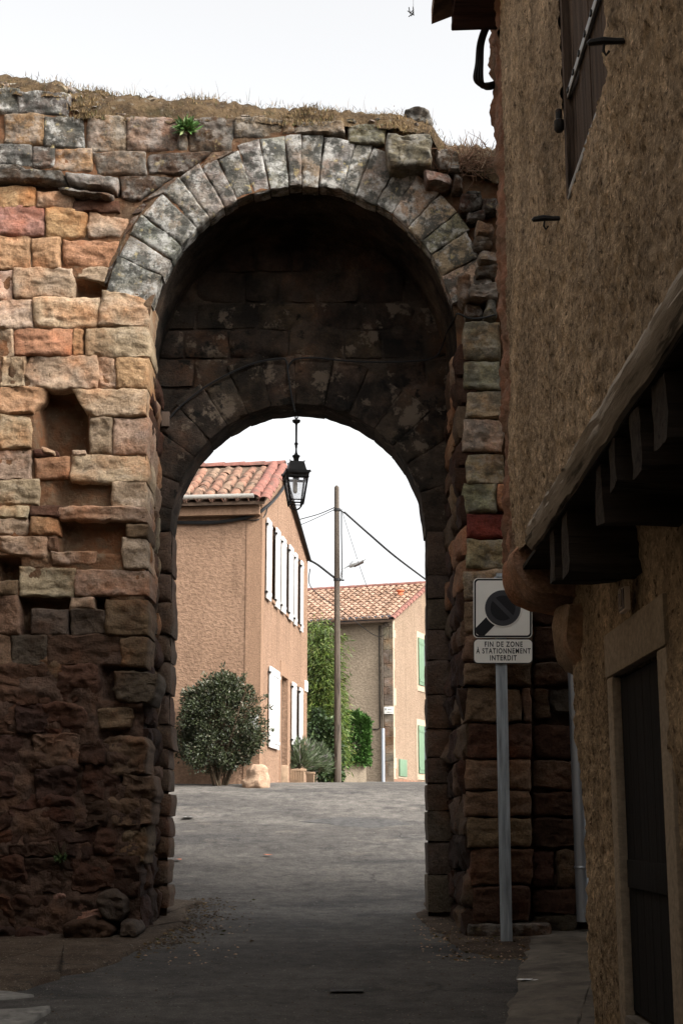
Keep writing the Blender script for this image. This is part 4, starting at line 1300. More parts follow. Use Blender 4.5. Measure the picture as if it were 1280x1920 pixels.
# upper window shutter of planks, with a strap hinge
sh = MB().box((XU+.055, WY0+.004, WZ+.002), (XU+.075, WY1-.004, ZT)).build('shutter', M['plank'], house, False)
npk = 4
for i in range(npk):
    a = WY0+.01 + (WY1-WY0-.02)*i/npk; b = WY0+.01 + (WY1-WY0-.02)*(i+1)/npk
    roughen(MB().box((XU+.03+random.uniform(-.004,.004), a+.004, WZ+.03), (XU+.0545, b-.004, ZT-.01)).build('plank', M['plank'], sh), 1, .004, 6, i)
bevel(MB().box((XU+.005, WY0-.02, WZ-.015), (XU+.06, WY1+.01, WZ+.02)).build('window_sill', M['hinge'], house), .006)
h0, h1 = atx(1052, 222, XU+.02), atx(1132, 0, XU+.02)
hz = h0.z
hg = bevel(MB().box((XU+.012, h1.y-.2, hz-.019), (XU+.024, h0.y, hz+.019)).build('strap_hinge', M['hinge'], sh), .003)
for i in range(8):
    y = h0.y - .10 - i*.145
    MB().lathe([(.011,-.006),(.011,.006)], (0,0,0), 8)
    MB().box((XU+.006, y-.012, hz-.009), (XU+.0119, y+.012, hz+.009)).build('hinge_bolt', M['iron'], sh)
MB().lathe([(.014,-.06),(.021,-.05),(.021,-.012),(.014,-.004),(.014,.036),(.008,.042)], atx(1047, 222, XU-.025), 10).build('hinge_pintle', M['iron'], house)
# iron shutter stays let into the wall
for (px, py, L) in ((1045, 409, .10), (1166, 76, .105)):
    a = atx(px, py, XU)
    mm = MB()
    mm.tube([a + Vector((.05,0,0)), a + Vector((-.02,.003,0)), a + Vector((-L*.6,.008,.004)), a + Vector((-L,.012,.0)), a + Vector((-L-.008,.014,-.006))], [.010,.011,.014,.012,.007], 7)
    mm.tube([a + Vector((-L*.55,.008,0)), a + Vector((-L*.6,.008,-.032)), a + Vector((-L*.52,.008,-.048)), a + Vector((-L*.42,.008,-.034))], .005, 6)
    mm.build('shutter_stay', M['iron'], house)
MB().box((XU+.004, WY1-.035, WZ), (XU+.05, WY1+.02, ZT)).build('window_frame', M['plank'], house, False)
# eaves: rafter ends and boards above the street
e0 = at(846, 61, 8.0)
ez = e0.z
ev = MB().box((e0.x, -4, ez+.03), (1.3, 8.02, ez+.06)); ev.build('eave_board', M['eave'], house, False)
yy = 7.98
kk = 0
while yy > -4:
    r_ = MB()
    sl = .32
    x0 = e0.x - (.0 if kk else 0)
    r_.add([(x0, yy-.13, ez), (1.2, yy-.13, ez+.02), (1.2, yy-.13, ez+.3), (x0, yy-.13, ez+.17), (x0, yy, ez), (1.2, yy, ez+.02), (1.2, yy, ez+.3), (x0, yy, ez+.17)], [(0,1,2,3),(7,6,5,4),(0,4,5,1),(3,2,6,7),(0,3,7,4),(1,5,6,2)])
    r_.build('rafter', M['eave'], house, False)
    yy -= .62; kk += 1
r0 = at(812, 12, 7.9)
rf = MB().add([(r0.x, -4.2, r0.z), (2.9, -4.2, r0.z+1.0), (4.9, -4.2, r0.z+.25), (4.9, 8.1, r0.z+.25), (2.9, 8.1, r0.z+1.0), (r0.x, 8.1, r0.z),
               (r0.x, -4.2, r0.z+.1), (2.9, -4.2, r0.z+1.1), (4.9, -4.2, r0.z+.35), (4.9, 8.1, r0.z+.35), (2.9, 8.1, r0.z+1.1), (r0.x, 8.1, r0.z+.1)],
              [(0,5,4,1),(1,4,3,2),(6,7,10,11),(7,8,9,10),(0,6,11,5),(5,11,10,4),(4,10,9,3),(2,3,9,8),(1,2,8,7),(0,1,7,6)]).build('roof', M['tile'], house, False)
MB().add([(XU+.04, 8.26, ZT), (4.6, 8.26, ZT), (2.9, 8.26, r0.z+1.0), (XU+.04, 8.15, ZT), (4.6, 8.15, ZT), (2.9, 8.15, r0.z+1.0)], [(0,1,2),(5,4,3),(0,2,5,3),(1,4,5,2)]).build('gable', M['roughcast'], house, False)
# cables looping round the far corner of the house
for k, dx in enumerate((-6, 0, 6)):
    wire('corner_cable', [at(966+dx, -60, 7.75), at(938+dx, 8, 7.9), at(914+dx*.6, 45, 8.0), at(901+dx*.5, 80, 8.05), at(898+dx*.6, 118, 8.05), at(896+dx*.9, 146, 8.05), at(902+dx*.4, 160-abs(dx)*.3, 8.1), at(914, 162+dx*.5, 8.25), at(930, 158+dx*.5, 8.3)], .016, ('thick black cable looping round the top corner of the right house, outermost of three', 'thick black cable looping round the top corner of the right house, middle of three', 'thick black cable looping round the top corner of the right house, innermost of three')[k], 'cable', 'cables at the house corner')
# small tangle hanging on a thread from a line above the lane
hY = 9.0
tg = thing('hanging_tangle', at(770, 33, hY), 'tiny tangle of twigs dangling on a thread against the white sky', 'ornament')
mm = MB()
for pts in (((766,14),(768,20),(771,22),(775,17),(774,13)), ((764,19),(767,24),(771,26),(775,22)), ((766,30),(769,27),(773,25),(776,28)), ((770,33),(773,29),(775,24)), ((768,25),(774,30)), ((774,13),(775,26))):
    mm.tube([at(a, b, hY) + Vector((0, random.uniform(-.02,.02), 0)) for a, b in pts], .0035, 5)
mm.build('twigs', M['iron'], tg)
MB().tube([at(774.5, 13, hY), at(774.5, -90, hY)], .0012, 4).build('thread', M['cable'], tg)
wire('overhead_line', [at(774.5, -90, hY) + Vector((-3.4, 0, .25)), at(774.5, -90, hY), Vector((.93, hY-.9, at(774.5, -90, hY).z+.08))], .006, 'thin line strung above the lane from the right house, holding the tangle')

# tall house added behind the jettied house, and the street around the viewer (unseen, but it shades the lane)
def plain_house(name, x0, y0, x1, y1, h, label, ridge='y', wins=()):
    r = thing(name, ((x0+x1)/2, (y0+y1)/2, gz((y0+y1)/2)), label, 'house', 'street houses around the viewpoint')
    zb = min(gz(y0), gz(y1)) - .3
    MB().box((x0, y0, zb), (x1, y1, h)).build('wall', M['house_plain'], r, False)
    o = .35
    if ridge == 'y':
        xm = (x0+x1)/2; rz = h + (x1-x0)*.2
        MB().add([(x0-o, y0-o, h-.1), (x0-o, y1+o, h-.1), (xm, y1+o, rz), (xm, y0-o, rz), (x1+o, y0-o, h-.1), (x1+o, y1+o, h-.1), (xm, y0-o, h-.05), (xm, y1+o, h-.05)],
                 [(0,3,2,1),(3,4,5,2),(0,6,3),(6,4,3),(1,2,7),(7,2,5),(0,1,7,6),(6,7,5,4)]).build('roof', M['tile'], r, False)
    else:
        ym = (y0+y1)/2; rz = h + (y1-y0)*.2
        MB().add([(x0-o, y0-o, h-.1), (x1+o, y0-o, h-.1), (x1+o, ym, rz), (x0-o, ym, rz), (x1+o, y1+o, h-.1), (x0-o, y1+o, h-.1), (x1+o, ym, h-.05), (x0-o, ym, h-.05)],
                 [(0,1,2,3),(3,2,4,5),(0,3,7),(7,3,5),(1,6,2),(6,4,2),(0,7,6,1),(7,5,4,6)]).build('roof', M['tile'], r, False)
    for (side, a, z) in wins:
        X = x1 if side == 'r' else x0
        s = 1 if side == 'r' else -1
        wn = MB().box((X - .02*s if s < 0 else X-.02, a-.5, z), (X+.03*s if s > 0 else X+.02, a+.5, z+1.4)).build('window', M['white_wood'], r, False)
        MB().box((min(X, X+.04*s), a-.42, z+.08), (max(X, X+.04*s), a+.42, z+1.32)).build('pane', M['glass_far'], wn, False)
    return r
plain_house('shade_house', 2.35, 8.75, 6.4, 13.7, 8.9, 'tall unseen house added between jettied house and gate to shade the wall')  # unseen; made tall to keep sun off the pier and lower wall
plain_house('street_house', -8.5, -6.0, -2.6, 9.3, 7.2, 'rendered house along the left side of the lane', 'y', [('r', -3, .8), ('r', 1, .8), ('r', 5, .9), ('r', -3, 3.4), ('r', 1, 3.4), ('r', 5, 3.4)])
plain_house('street_house', -2.5, -15.0, 5.5, -5.0, 7.6, 'rendered house closing the lane behind the viewer', 'x')

plain_house('street_house', -9.4, 9.5, -4.05, 13.8, 6.6, 'unseen house added at the left end of the gate to block light', 'y')  # unseen, added to close the gap that let side light in

# ================================================================== PINK HOUSE
class Frame:
    def __init__(s, org, rotz):
        s.o = Vector(org); s.m = Matrix.Rotation(rotz, 3, 'Z'); s.i = s.m.inverted()
    def hit(s, px, py, axis, val):
        d = s.i @ ray(px, py); c = s.i @ (CAM - s.o)
        return c + d * ((val - c[axis]) / d[axis])
PHY = 27.8
pc = at(485, 1475, PHY)
PZ = gz(PHY) - .0
prot = -math.atan(300/2764)
PF = Frame((pc.x, PHY, PZ), prot)
ph = thing('pink_house', (pc.x, PHY, PZ), 'pink rendered house with white shutters and a clay tile roof beyond the arch', 'house', None, prot)
L_EAVE = PF.hit(486, 940, 1, 0).z
LEN = PF.hit(576, 1200, 0, 0).y
RID = 3.25
rp = PF.hit(534, 872, 0, .12)
RID, L_RID = rp.y, rp.z - .06
WID = 7.5
g = MB()      # walls: front panel and side gable as thick slabs
def lwall(name, poly, th, mat):
    return MB().poly(poly, th).build(name, M[mat], ph, False, False)
lwall('wall', [(0,0,-.6),(-WID,0,-.6),(-WID,0,L_EAVE),(0,0,L_EAVE)], (0,.3,0), 'pink')
EB = PF.hit(576, 1046, 0, .03).z     # eave height at the back
# side wall with real openings: built as vertical strips between openings
wins = []
for (a, b, t0, t1, yr) in ((511,516,1000,1120,0),(537,541,1020,1150,0),(559,563,1045,1165,0)):
    pass
def ly(px, py): return PF.hit(px, py, 0, 0.0).y
def lz(px, py): return PF.hit(px, py, 0, 0.0).z
UZ0, UZ1 = lz(516, 1130), lz(516, 990)
ops = [(ly(510.5,1060), ly(519,1060), UZ0, UZ1), (ly(535.5,1080), ly(541.5,1080), UZ0, UZ1), (ly(558.5,1100), ly(563.5,1100), UZ0, UZ1)]
DZ0, DZ1 = lz(530, 1404)-.05, lz(530, 1268)
ops_low = [(ly(526.5,1330), ly(538.5,1330), .05, DZ1), (ly(555.5,1330), ly(561.5,1330), .75, DZ1)]
def gable_z(y):
    return L_EAVE + (L_RID-L_EAVE)*y/RID if y < RID else L_RID - (L_RID-EB)*(y-RID)/(LEN-RID)
cuts = sorted(set([0.3, RID, LEN] + [v for o in ops+ops_low for v in o[:2]]))
sv = MB()
for a, b in zip(cuts, cuts[1:]):
    mid = (a+b)/2
    holes = sorted([(o[2], o[3]) for o in ops+ops_low if o[0] < mid < o[1]])
    z = -.6
    for (h0_, h1_) in holes + [(None, None)]:
        if h0_ is None:
            sv.add([(0,a,z),(0,b,z),(0,b,gable_z(b)),(0,a,gable_z(a)),(-.3,a,z),(-.3,b,z),(-.3,b,gable_z(b)),(-.3,a,gable_z(a))], [(0,1,2,3),(7,6,5,4),(0,4,5,1),(3,2,6,7),(0,3,7,4),(1,5,6,2)])
        else:
            sv.box((-.3,a,z),(0,b,h0_)); z = h1_
sv.box((-.3,0.0,-.6),(0.0,.3,L_EAVE)) if False else None
sv.build('wall', M['pink'], ph, False, False)
MB().box((-WID, LEN-.3, -.6), (-.301, LEN, EB)).build('wall', M['pink'], ph, False, False)
MB().box((-WID, .301, -.6), (-WID+.3, LEN-.301, EB)).build('wall', M['pink'], ph, False, False)
# smooth plaster quoin band along the corner
MB().box((-.30, -.012, -.6), (.012, .29, L_EAVE-.05)).build('corner_band', M['pink_smooth'], ph, False, False)
# windows: dark panes set back, casings, and open shutters
for k, (a, b, z0, z1) in enumerate(ops + ops_low):
    w = MB().box((-.16, a, z0), (-.12, b, z1)).build('window' if k < 3 or k == 4 else 'door', M['plank'], ph, False, False)
    if k < 3 or k == 4:
        for (u0, u1) in ((.08, .48), (.52, .92)):
            for (q0, q1) in ((.04, .34), (.37, .66), (.69, .96)):
                MB().box((-.119, a+(b-a)*u0, z0+(z1-z0)*q0), (-.112, a+(b-a)*u1, z0+(z1-z0)*q1)).build('pane', M['glass_far'], w, False, False)
        MB().box((-.15, a-.04, z0-.07), (.035, b+.04, z0-.002)).build('window_sill', M['pink_smooth'], ph, False, False)
    else:
        for i in range(4):
            MB().box((-.119, a+.02+(b-a-.04)*i/4, z0+.05), (-.110, a+.02+(b-a-.04)*(i+1)/4-.008, z1-.05)).build('plank', M['plank'], w, False, False)
# smooth surround of the ground floor door
da, db = ops_low[0][:2]
MB().box((.0, da-.14, .02), (.014, da-.002, DZ1+.3)).build('door_surround', M['pink_smooth'], ph, False, False)
MB().box((.0, db+.002, .02), (.014, db+.16, DZ1+.3)).build('door_surround', M['pink_smooth'], ph, False, False)
MB().box((.0, da-.001, DZ1+.002), (.014, db+.001, DZ1+.3)).build('door_surround', M['pink_smooth'], ph, False, False)
def shutter(px0, px1, pyt, pyb, out_=.07, flatw=True, mat='white_wood', F_=PF, par=ph, x=0.0):
    a, b = F_.hit(px0, (pyt+pyb)/2, 0, x+out_).y, F_.hit(px1, (pyt+pyb)/2, 0, x+out_).y
    z1 = F_.hit((px0+px1)/2, pyt, 0, x+out_).z; z0 = F_.hit((px0+px1)/2, pyb, 0, x+out_).z
    s = bevel(MB().box((x+out_-.035, a, z0), (x+out_, b, z1)).build('shutter', M[mat], par, False, False), .006)
    for t in (.08, .92):
        zz_ = z0 + (z1-z0)*t
        MB().box((x+out_+.001, a+.02, zz_-.03), (x+out_+.012, b-.02, zz_+.03)).build('batten', M[mat], s, False, False)
        MB().box((x-.0, (a if True else b)-.03, zz_-.02), (x+out_+.01, a-.002, zz_+.02)).build('hinge', M['iron'], s, False, False)
    return s
for args in ((500,510,974,1126),(516.5,526,992,1141),(527.5,537,1008,1150),(541.5,550.5,1024,1164),(551.5,558,1037,1173),(563,569,1052,1185)):
    shutter(args[0]+2.5, *args[1:], out_=.06)
for args in ((505,525,1254,1404),(547.5,556,1280,1398),(561,568,1290,1394)):
    shutter(args[0]+2, *args[1:], out_=.06)
# roof
roof = MB().add([(-WID-.2,-.34,L_EAVE-.13),(.10,-.34,L_EAVE-.13),(.10,RID,L_RID),(-WID-.2,RID,L_RID),(.06,LEN+.04,EB-.02),(-WID-.2,LEN+.04,EB-.02),
                 (-WID-.2,-.34,L_EAVE-.07),(.10,-.34,L_EAVE-.07),(.10,RID,L_RID+.06),(-WID-.2,RID,L_RID+.06),(.06,LEN+.04,EB+.04),(-WID-.2,LEN+.04,EB+.04)],
                [(0,1,2,3),(3,2,4,5),(9,8,7,6),(11,10,8,9),(0,6,7,1),(1,7,8,2),(2,8,10,4),(4,10,11,5),(0,3,9,6),(3,5,11,9)]).build('roof', M['tile_under'], ph, False, False)
def tile_mesh(name, r0, r1, L, th=.014, n=7, mat='tile'):
    v, f = [], []
    for y, r in ((0, r0), (L, r1)):
        for rr in (r, r-th):
            for k in range(n+1):
                a = math.pi*k/n
                v.append((rr*math.cos(a), y, rr*math.sin(a)*.82))
    m_ = n+1
    for k in range(n):
        f.append((k, k+1, 2*m_+k+1, 2*m_+k)); f.append((m_+k+1, m_+k, 3*m_+k, 3*m_+k+1))
        f.append((k+1, k, m_+k, m_+k+1)); f.append((2*m_+k, 2*m_+k+1, 3*m_+k+1, 3*m_+k))
    f += [(0, 2*m_, 3*m_, m_), (n, m_+n, 3*m_+n, 2*m_+n)]
    me = bpy.data.meshes.new(name); me.from_pydata(v, [], f)
    me.polygons.foreach_set('use_smooth', [True]*len(me.polygons)); me.set_sharp_from_angle(angle=R(40))
    me.materials.append(M[mat]); return me
TM = tile_mesh('roof_tile', .115, .092, .46)
TMN = tile_mesh('roof_tile', .125, .088, .44, mat='tile_new')
def add_tile(me, M4, par, name='roof_tile'):
    o = bpy.data.objects.new(name, me); COL.objects.link(o); o.parent = par; o.matrix_local = M4; return o
sl = math.atan2(L_RID-L_EAVE+.06, RID+.34)
SLEN = math.hypot(L_RID-L_EAVE+.06, RID+.34)
pitch_y = .36
rows = int(SLEN/pitch_y)
for c in range(15):
    x = -.30 - .255*c
    for r in range(rows):
        s = -.06 + r*pitch_y
        y = -.34 + s*math.cos(sl); z = L_EAVE-.07 + s*math.sin(sl) + .02
        rot = Matrix.Rotation(sl + R(2.5) + random.uniform(-.03,.03), 4, 'X') @ Matrix.Rotation(random.uniform(-.05,.05), 4, 'Z')
        add_tile(TM, Matrix.Translation((x+random.uniform(-.015,.015), y, z+random.uniform(-.006,.008))) @ rot, roof)
for c, x in enumerate((.10, -.09)):       # two rows of newer verge tiles
    for r in range(rows+1):
        s = -.06 + r*.33
        if s > SLEN-.2: break
        y = -.34 + s*math.cos(sl); z = L_EAVE-.07 + s*math.sin(sl) + (.055 if c else .0)
        add_tile(TMN, Matrix.Translation((x+random.uniform(-.008,.008), y, z+random.uniform(0,.008))) @ Matrix.Rotation(sl+R(9), 4, 'X') @ Matrix.Rotation(random.uniform(-.04,.04), 4, 'Z'), roof)
RT = tile_mesh('ridge_tile', .135, .12, .5, mat='tile_new')
for k in range(9):
    add_tile(RT, Matrix.Translation((.14-.44*k, RID-.01, L_RID+.05)) @ Matrix.Rotation(R(90), 4, 'Z') @ Matrix.Rotation(R(-1), 4, 'X'), roof, 'ridge_tile')
MB().box((.0,.0,0),(.0,.0,0)) if False else None
# gutter (half round) along the front eave
gx0, gx1 = PF.hit(476, 928, 1, -.45).x, -WID
gv = MB(); n = 8; R_ = .075
gzv = PF.hit(476, 926, 1, -.42).z
pts = []
for x in (gx0, gx1):
    for rr in (R_, R_-.008):
        for k in range(n+1):
            a = math.pi + math.pi*k/n
            pts.append((x, -.40 + rr*math.cos(a), gzv + rr*math.sin(a)))
m_ = n+1; fs = []
for k in range(n):
    fs += [(k, k+1, 2*m_+k+1, 2*m_+k), (m_+k+1, m_+k, 3*m_+k, 3*m_+k+1), (k+1, k, m_+k, m_+k+1)]
fs += [(0, 2*m_, 3*m_, m_), (n, m_+n, 3*m_+n, 2*m_+n)]
gv.add(pts, fs); gv.build('gutter', M['gutter'], ph, True, False)
MB().box((-WID, -.20, L_EAVE-.30), (-.02, -.002, L_EAVE-.12)).build('eave_moulding', M['pink_smooth'], ph, False, False)
# cables fixed to the house
wire('wall_cable', [PF.o + PF.m @ Vector(p) for p in ((-5,-.05,L_EAVE-.36),(-2.5,-.05,L_EAVE-.37),(-1,-.06,L_EAVE-.42),(-.2,-.06,L_EAVE-.30),(.06,.1,L_EAVE-.1),(.06,1.4,L_EAVE+.40),(.07,2.8,L_RID-.16))], .035, 'thick dark cable under the eave and gable verge of the pink house')
wire('wall_cable', [PF.o + PF.m @ Vector(p) for p in ((-5,-.03,PF.hit(345,972,1,0).z),(-1.2,-.03,PF.hit(415,977,1,0).z),(-.4,-.03,PF.hit(455,975,1,0).z),(-.12,-.04,PF.hit(480,976,1,0).z),(.03,.1,PF.hit(490,965,0,0).z),(.05,.35,L_EAVE-.05))], .012, 'thin black cable across the upper front of the pink house')
far_top = PF.o + PF.m @ Vector((.06, LEN, EB-.02))
MB().tube([PF.o + PF.m @ Vector(p) for p in ((.10,RID+.1,L_RID-.05),(.09,(RID+LEN)/2,(L_RID+EB)/2-.03),(.07,LEN,EB-.03))], .03, 6).build('verge_cable', M['cable'], ph)
mb_ = MB().box((-.16,-.06,1.0),(-.02,-.004,1.3)).build('meter_box', M['white_wood'], ph, False, False)
# boulder at the corner
bp = atg(481, 1476)
bo = MB().lathe([(.16,-.1),(.24,0),(.25,.12),(.20,.22),(.22,.32),(.10,.41),(.02,.43)], bp + Vector((0,0,0)), 11).build('boulder', M['boulder'])
own(bo, bp); roughen(bo, 2, .075, 3.2, 4); place(bo, 'pale pinkish boulder standing at the corner of the pink house', 'boulder')
# street number / small plate at far end of the side wall
spl = MB().box((.0, LEN-.42, lz(572,1296)), (.03, LEN-.06, lz(572,1276))).build('wall_plaque', M['sign_white'], ph, False, False)

# ---- shrub against the pink house
def cloud(n, ctr, rad, lumps, shell=.55, seed=1):
    rnd = random.Random(seed)
    c = Vector(ctr); out_ = []
    L = []
    for k in range(lumps):
        a, e = rnd.uniform(0, 2*math.pi), math.asin(rnd.uniform(-.8, 1))
        d = Vector((math.cos(a)*math.cos(e), math.sin(a)*math.cos(e), math.sin(e)))
        q = Vector((d.x*rad[0], d.y*rad[1], d.z*rad[2]))*rnd.uniform(.45, .85)
        L.append((c+q, rnd.uniform(.2, .42)*min(rad)))
    L.append((c, min(rad)*.72))
    for k in range(n):
        lc_, r = L[rnd.randrange(len(L))]
        d = Vector((rnd.gauss(0,1), rnd.gauss(0,1), rnd.gauss(0,1))).normalized()
        p = lc_ + d*r*(shell + (1-shell)*rnd.random()**.6)*1.08
        out_.append((p, (d + (p-c).normalized()*.6)))
    return out_
sc = at(415, 1345, 27.3)
shb = thing('shrub', atg(415, 1470), 'large round dark shrub with small leaves against the pink house wall', 'shrub')
shb.location = Vector((sc.x, 27.3, gz(27.3)))
cs = []
rs_ = random.Random(12)
lm = []
for k in range(95):
    zz_ = rs_.uniform(-1, 1); a = rs_.uniform(0, 2*math.pi)
    rad_ = (1 - abs(zz_)**(2.6 if zz_ > -.1 else 8))**.5 * rs_.uniform(.55, .88)
    lm.append((sc, .55)) if k % 9 == 0 else None
    lm.append((sc + Vector((math.cos(a)*rad_*.92, math.sin(a)*rad_*.55, zz_*(.74 if zz_ > 0 else .80) - .06)), rs_.uniform(.10, .24)))
for k in range(24000):
    lc_, r = lm[rs_.randrange(len(lm))]
    d = Vector((rs_.gauss(0,1), rs_.gauss(0,1), rs_.gauss(0,1))).normalized()
    p = lc_ + d*r*(.35+.65*rs_.random()**.6)*1.1
    cs.append((p, d + (p-sc).normalized()*.6))
# straggling shoots on the top
for (px, py) in ((425,1262),(418,1248),(455,1270),(462,1262),(378,1285),(350,1300),(500,1305),(508,1325),(470,1285),(440,1268)):
    e = at(px, py, 27.25)
    for k in range(70):
        t = random.random()**.8
        p = sc.lerp(e, .55+.45*t) + Vector((random.gauss(0,.05), random.gauss(0,.05), random.gauss(0,.05)))*(1.3-t)
        cs.append((p, e-sc))
v, f = leafset(cs, .062, .5, .0, .15, .6)
mk('foliage', v, f, M['leaf_dark'], shb, False)
mm = MB()
for k in range(12):
    a = random.uniform(0, 2*math.pi)
    b0 = Vector((sc.x + random.gauss(0,.08), 27.3+random.gauss(0,.06), gz(27.3)-.05))
    mm.tube([b0, b0 + Vector((math.cos(a)*.15, math.sin(a)*.1, .4)), sc + Vector((math.cos(a)*.5, math.sin(a)*.35, .1)), sc + Vector((math.cos(a)*.7, math.sin(a)*.45, .45))], [.025,.02,.012,.006], 6)
mm.build('stems', M['stem'], shb)

# ---- planters with lavender
def planter(px0, px1, pyt, pyb, Y, label, bushpx, n):
    a, b = at(px0, pyb, Y), at(px1, pyb, Y)
    zt_ = at(px0, pyt, Y).z
    zb2 = gz(Y) - .0
    c = (a+b)/2
    r = thing('planter', (c.x, Y, zb2), label, 'planter', 'planters beside the pink house')
    w = (b.x-a.x)/2
    t_, k_ = 1.0, .88
    m_ = MB()
    d = .22
    m_.add([(c.x-w*k_, Y-d*k_, zb2-.03), (c.x+w*k_, Y-d*k_, zb2-.03), (c.x+w*k_, Y+d*k_, zb2-.03), (c.x-w*k_, Y+d*k_, zb2-.03), (c.x-w, Y-d, zt_), (c.x+w, Y-d, zt_), (c.x+w, Y+d, zt_), (c.x-w, Y+d, zt_)],
           [(0,3,2,1),(0,1,5,4),(1,2,6,5),(2,3,7,6),(3,0,4,7),(4,5,6,7)])
    bevel(m_.build('tub', M['terra_pot'], r), .02)
    for i in range(7):     # ribs of the tub
        x = c.x + w*.9*(i-3)/3.4
        MB().obox((x, Y-d*.97-.004, (zb2+zt_)/2), Vector((w*.055,0,0)), Vector((0,.010,.0)), Vector((0,-.012,(zt_-zb2)*.40))).build('rib', M['terra_pot'], r, False)
    bevel(MB().box((c.x-w-.015, Y-d-.015, zt_-.05), (c.x+w+.015, Y+d+.015, zt_-.0)).build('rim', M['terra_pot'], r), .012)
    bc = at((bushpx[0]+bushpx[2])/2, (bushpx[1]+bushpx[3])/2, Y)
    hw = abs(at(bushpx[2], 1450, Y).x - at(bushpx[0], 1450, Y).x)/2
    hh = abs(at(px0, bushpx[1], Y).z - zt_)
    lv = thing('lavender', (bc.x, Y, zt_), 'grey-green lavender bush growing in the ' + ('wider left' if n == 0 else 'narrow right') + ' planter', 'plant', 'lavender in the planters')
    cs_ = []
    for k in range(1500):
        aa = random.uniform(0, 2*math.pi); e = random.uniform(.05, 1.5)
        dd = Vector((math.cos(aa)*math.cos(e), math.sin(aa)*math.cos(e)*.6, math.sin(e)))
        t = random.uniform(.15, 1)
        cs_.append((Vector((bc.x, Y, zt_)) + Vector((dd.x*hw*t*1.15, dd.y*hw*t, dd.z*hh*t*.95)), dd))
    vv, ff = leafset(cs_, .17, .08, 0, .15, .22)
    mk('foliage', vv, ff, M['leaf_lav'], lv, False)
    mm_ = MB()
    for k in range(20):
        aa = random.uniform(0, 2*math.pi)
        mm_.tube([(bc.x, Y, zt_-.02), (bc.x + math.cos(aa)*hw*.4, Y+math.sin(aa)*.1, zt_+hh*.5)], [.008,.004], 4)
    mm_.build('stems', M['stem'], lv)
planter(538, 573, 1442, 1476, 32.0, 'wide pale planter of ribbed concrete by the pink house door', (524,1388,600,1445), 0)
planter(574, 590, 1448, 1476, 32.6, 'narrow pale planter of ribbed concrete right of the wider one', (580,1398,616,1450), 1)
pcol = atg(531, 1474)
own(bevel(MB().box((-.10,-.1,-.05),(.10,.1,.36)).build('stone_block', M['terra_pot']), .03), (0,0,0))
ob = bpy.data.objects['stone_block']; ob.location = Vector((at(531,1474,31.4).x, 31.4, gz(31.4)))
place(ob, 'small upright stone block between the house door and the planters', 'stone')

# ---- bamboo / climber beside the pole
BY = 36.6
bb = thing('bamboo_clump', (at(605,1470,BY).x, BY, gz(BY)), 'tall feathery green bamboo clump between pink house and wooden pole', 'bamboo')
cs = []
mm = MB()
for k in range(34):
    x0 = random.uniform(582, 632); ptop = 1165 + 95*random.random()**1.5 if x0 < 612 else random.uniform(1215, 1400)
    if x0 < 590: ptop = random.uniform(1160, 1230)
    base = at(x0, 1472, BY + random.uniform(-.4,.5)); base.z = gz(base.y)
    tip = at(x0 + random.uniform(-8, 14), ptop, base.y)
    mm.tube([base, base.lerp(tip, .6), tip], [.018,.013,.004], 5)
    Lh = (tip-base).length
    for j in range(int(Lh*120)):
        t = .22+.78*random.random()**.75
        p = base.lerp(tip, t)
        a = random.uniform(0, 2*math.pi); rr = random.uniform(.05, .42)*(1.1-.45*t)
        p = p + Vector((math.cos(a)*rr, math.sin(a)*rr, random.gauss(0,.1)))
        cs.append((p, Vector((math.cos(a), math.sin(a), -.5))))
for k in range(420):     # loose outer sprays to the right of the pole
    p = at(random.gauss(632, 10), random.uniform(1190, 1330), BY-.7)
    cs.append((p, Vector((1, 0, -.5))))
v, f = leafset(cs, .16, .16, .25, 0, .45)
mk('foliage', v, f, M['leaf_bamboo'], bb, False)
mm.build('canes', M['leaf_bamboo'], bb)
iv = thing('dark_shrub', (at(605,1474,35.4).x, 35.4, gz(35.4)), 'dark green ivy-like shrub at the foot of the bamboo by the pole', 'shrub')
cs = cloud(5200, at(605, 1395, 35.6), (.46, .45, 1.0), 34, .5, 6) + cloud(1500, at(617, 1452, 35.2), (.36, .3, .28), 14, .5, 8)
v, f = leafset(cs, .10, .5, .1, 0, .6)
mk('foliage', v, f, M['leaf_ivy'], iv, False)
MB().tube([(iv.location.x, 35.4, gz(35.4)-.05), (iv.location.x+.02, 35.5, gz(35.4)+.7), (iv.location.x, 35.6, gz(35.4)+1.6)], [.03,.025,.01], 6).build('stem', M['stem'], iv)

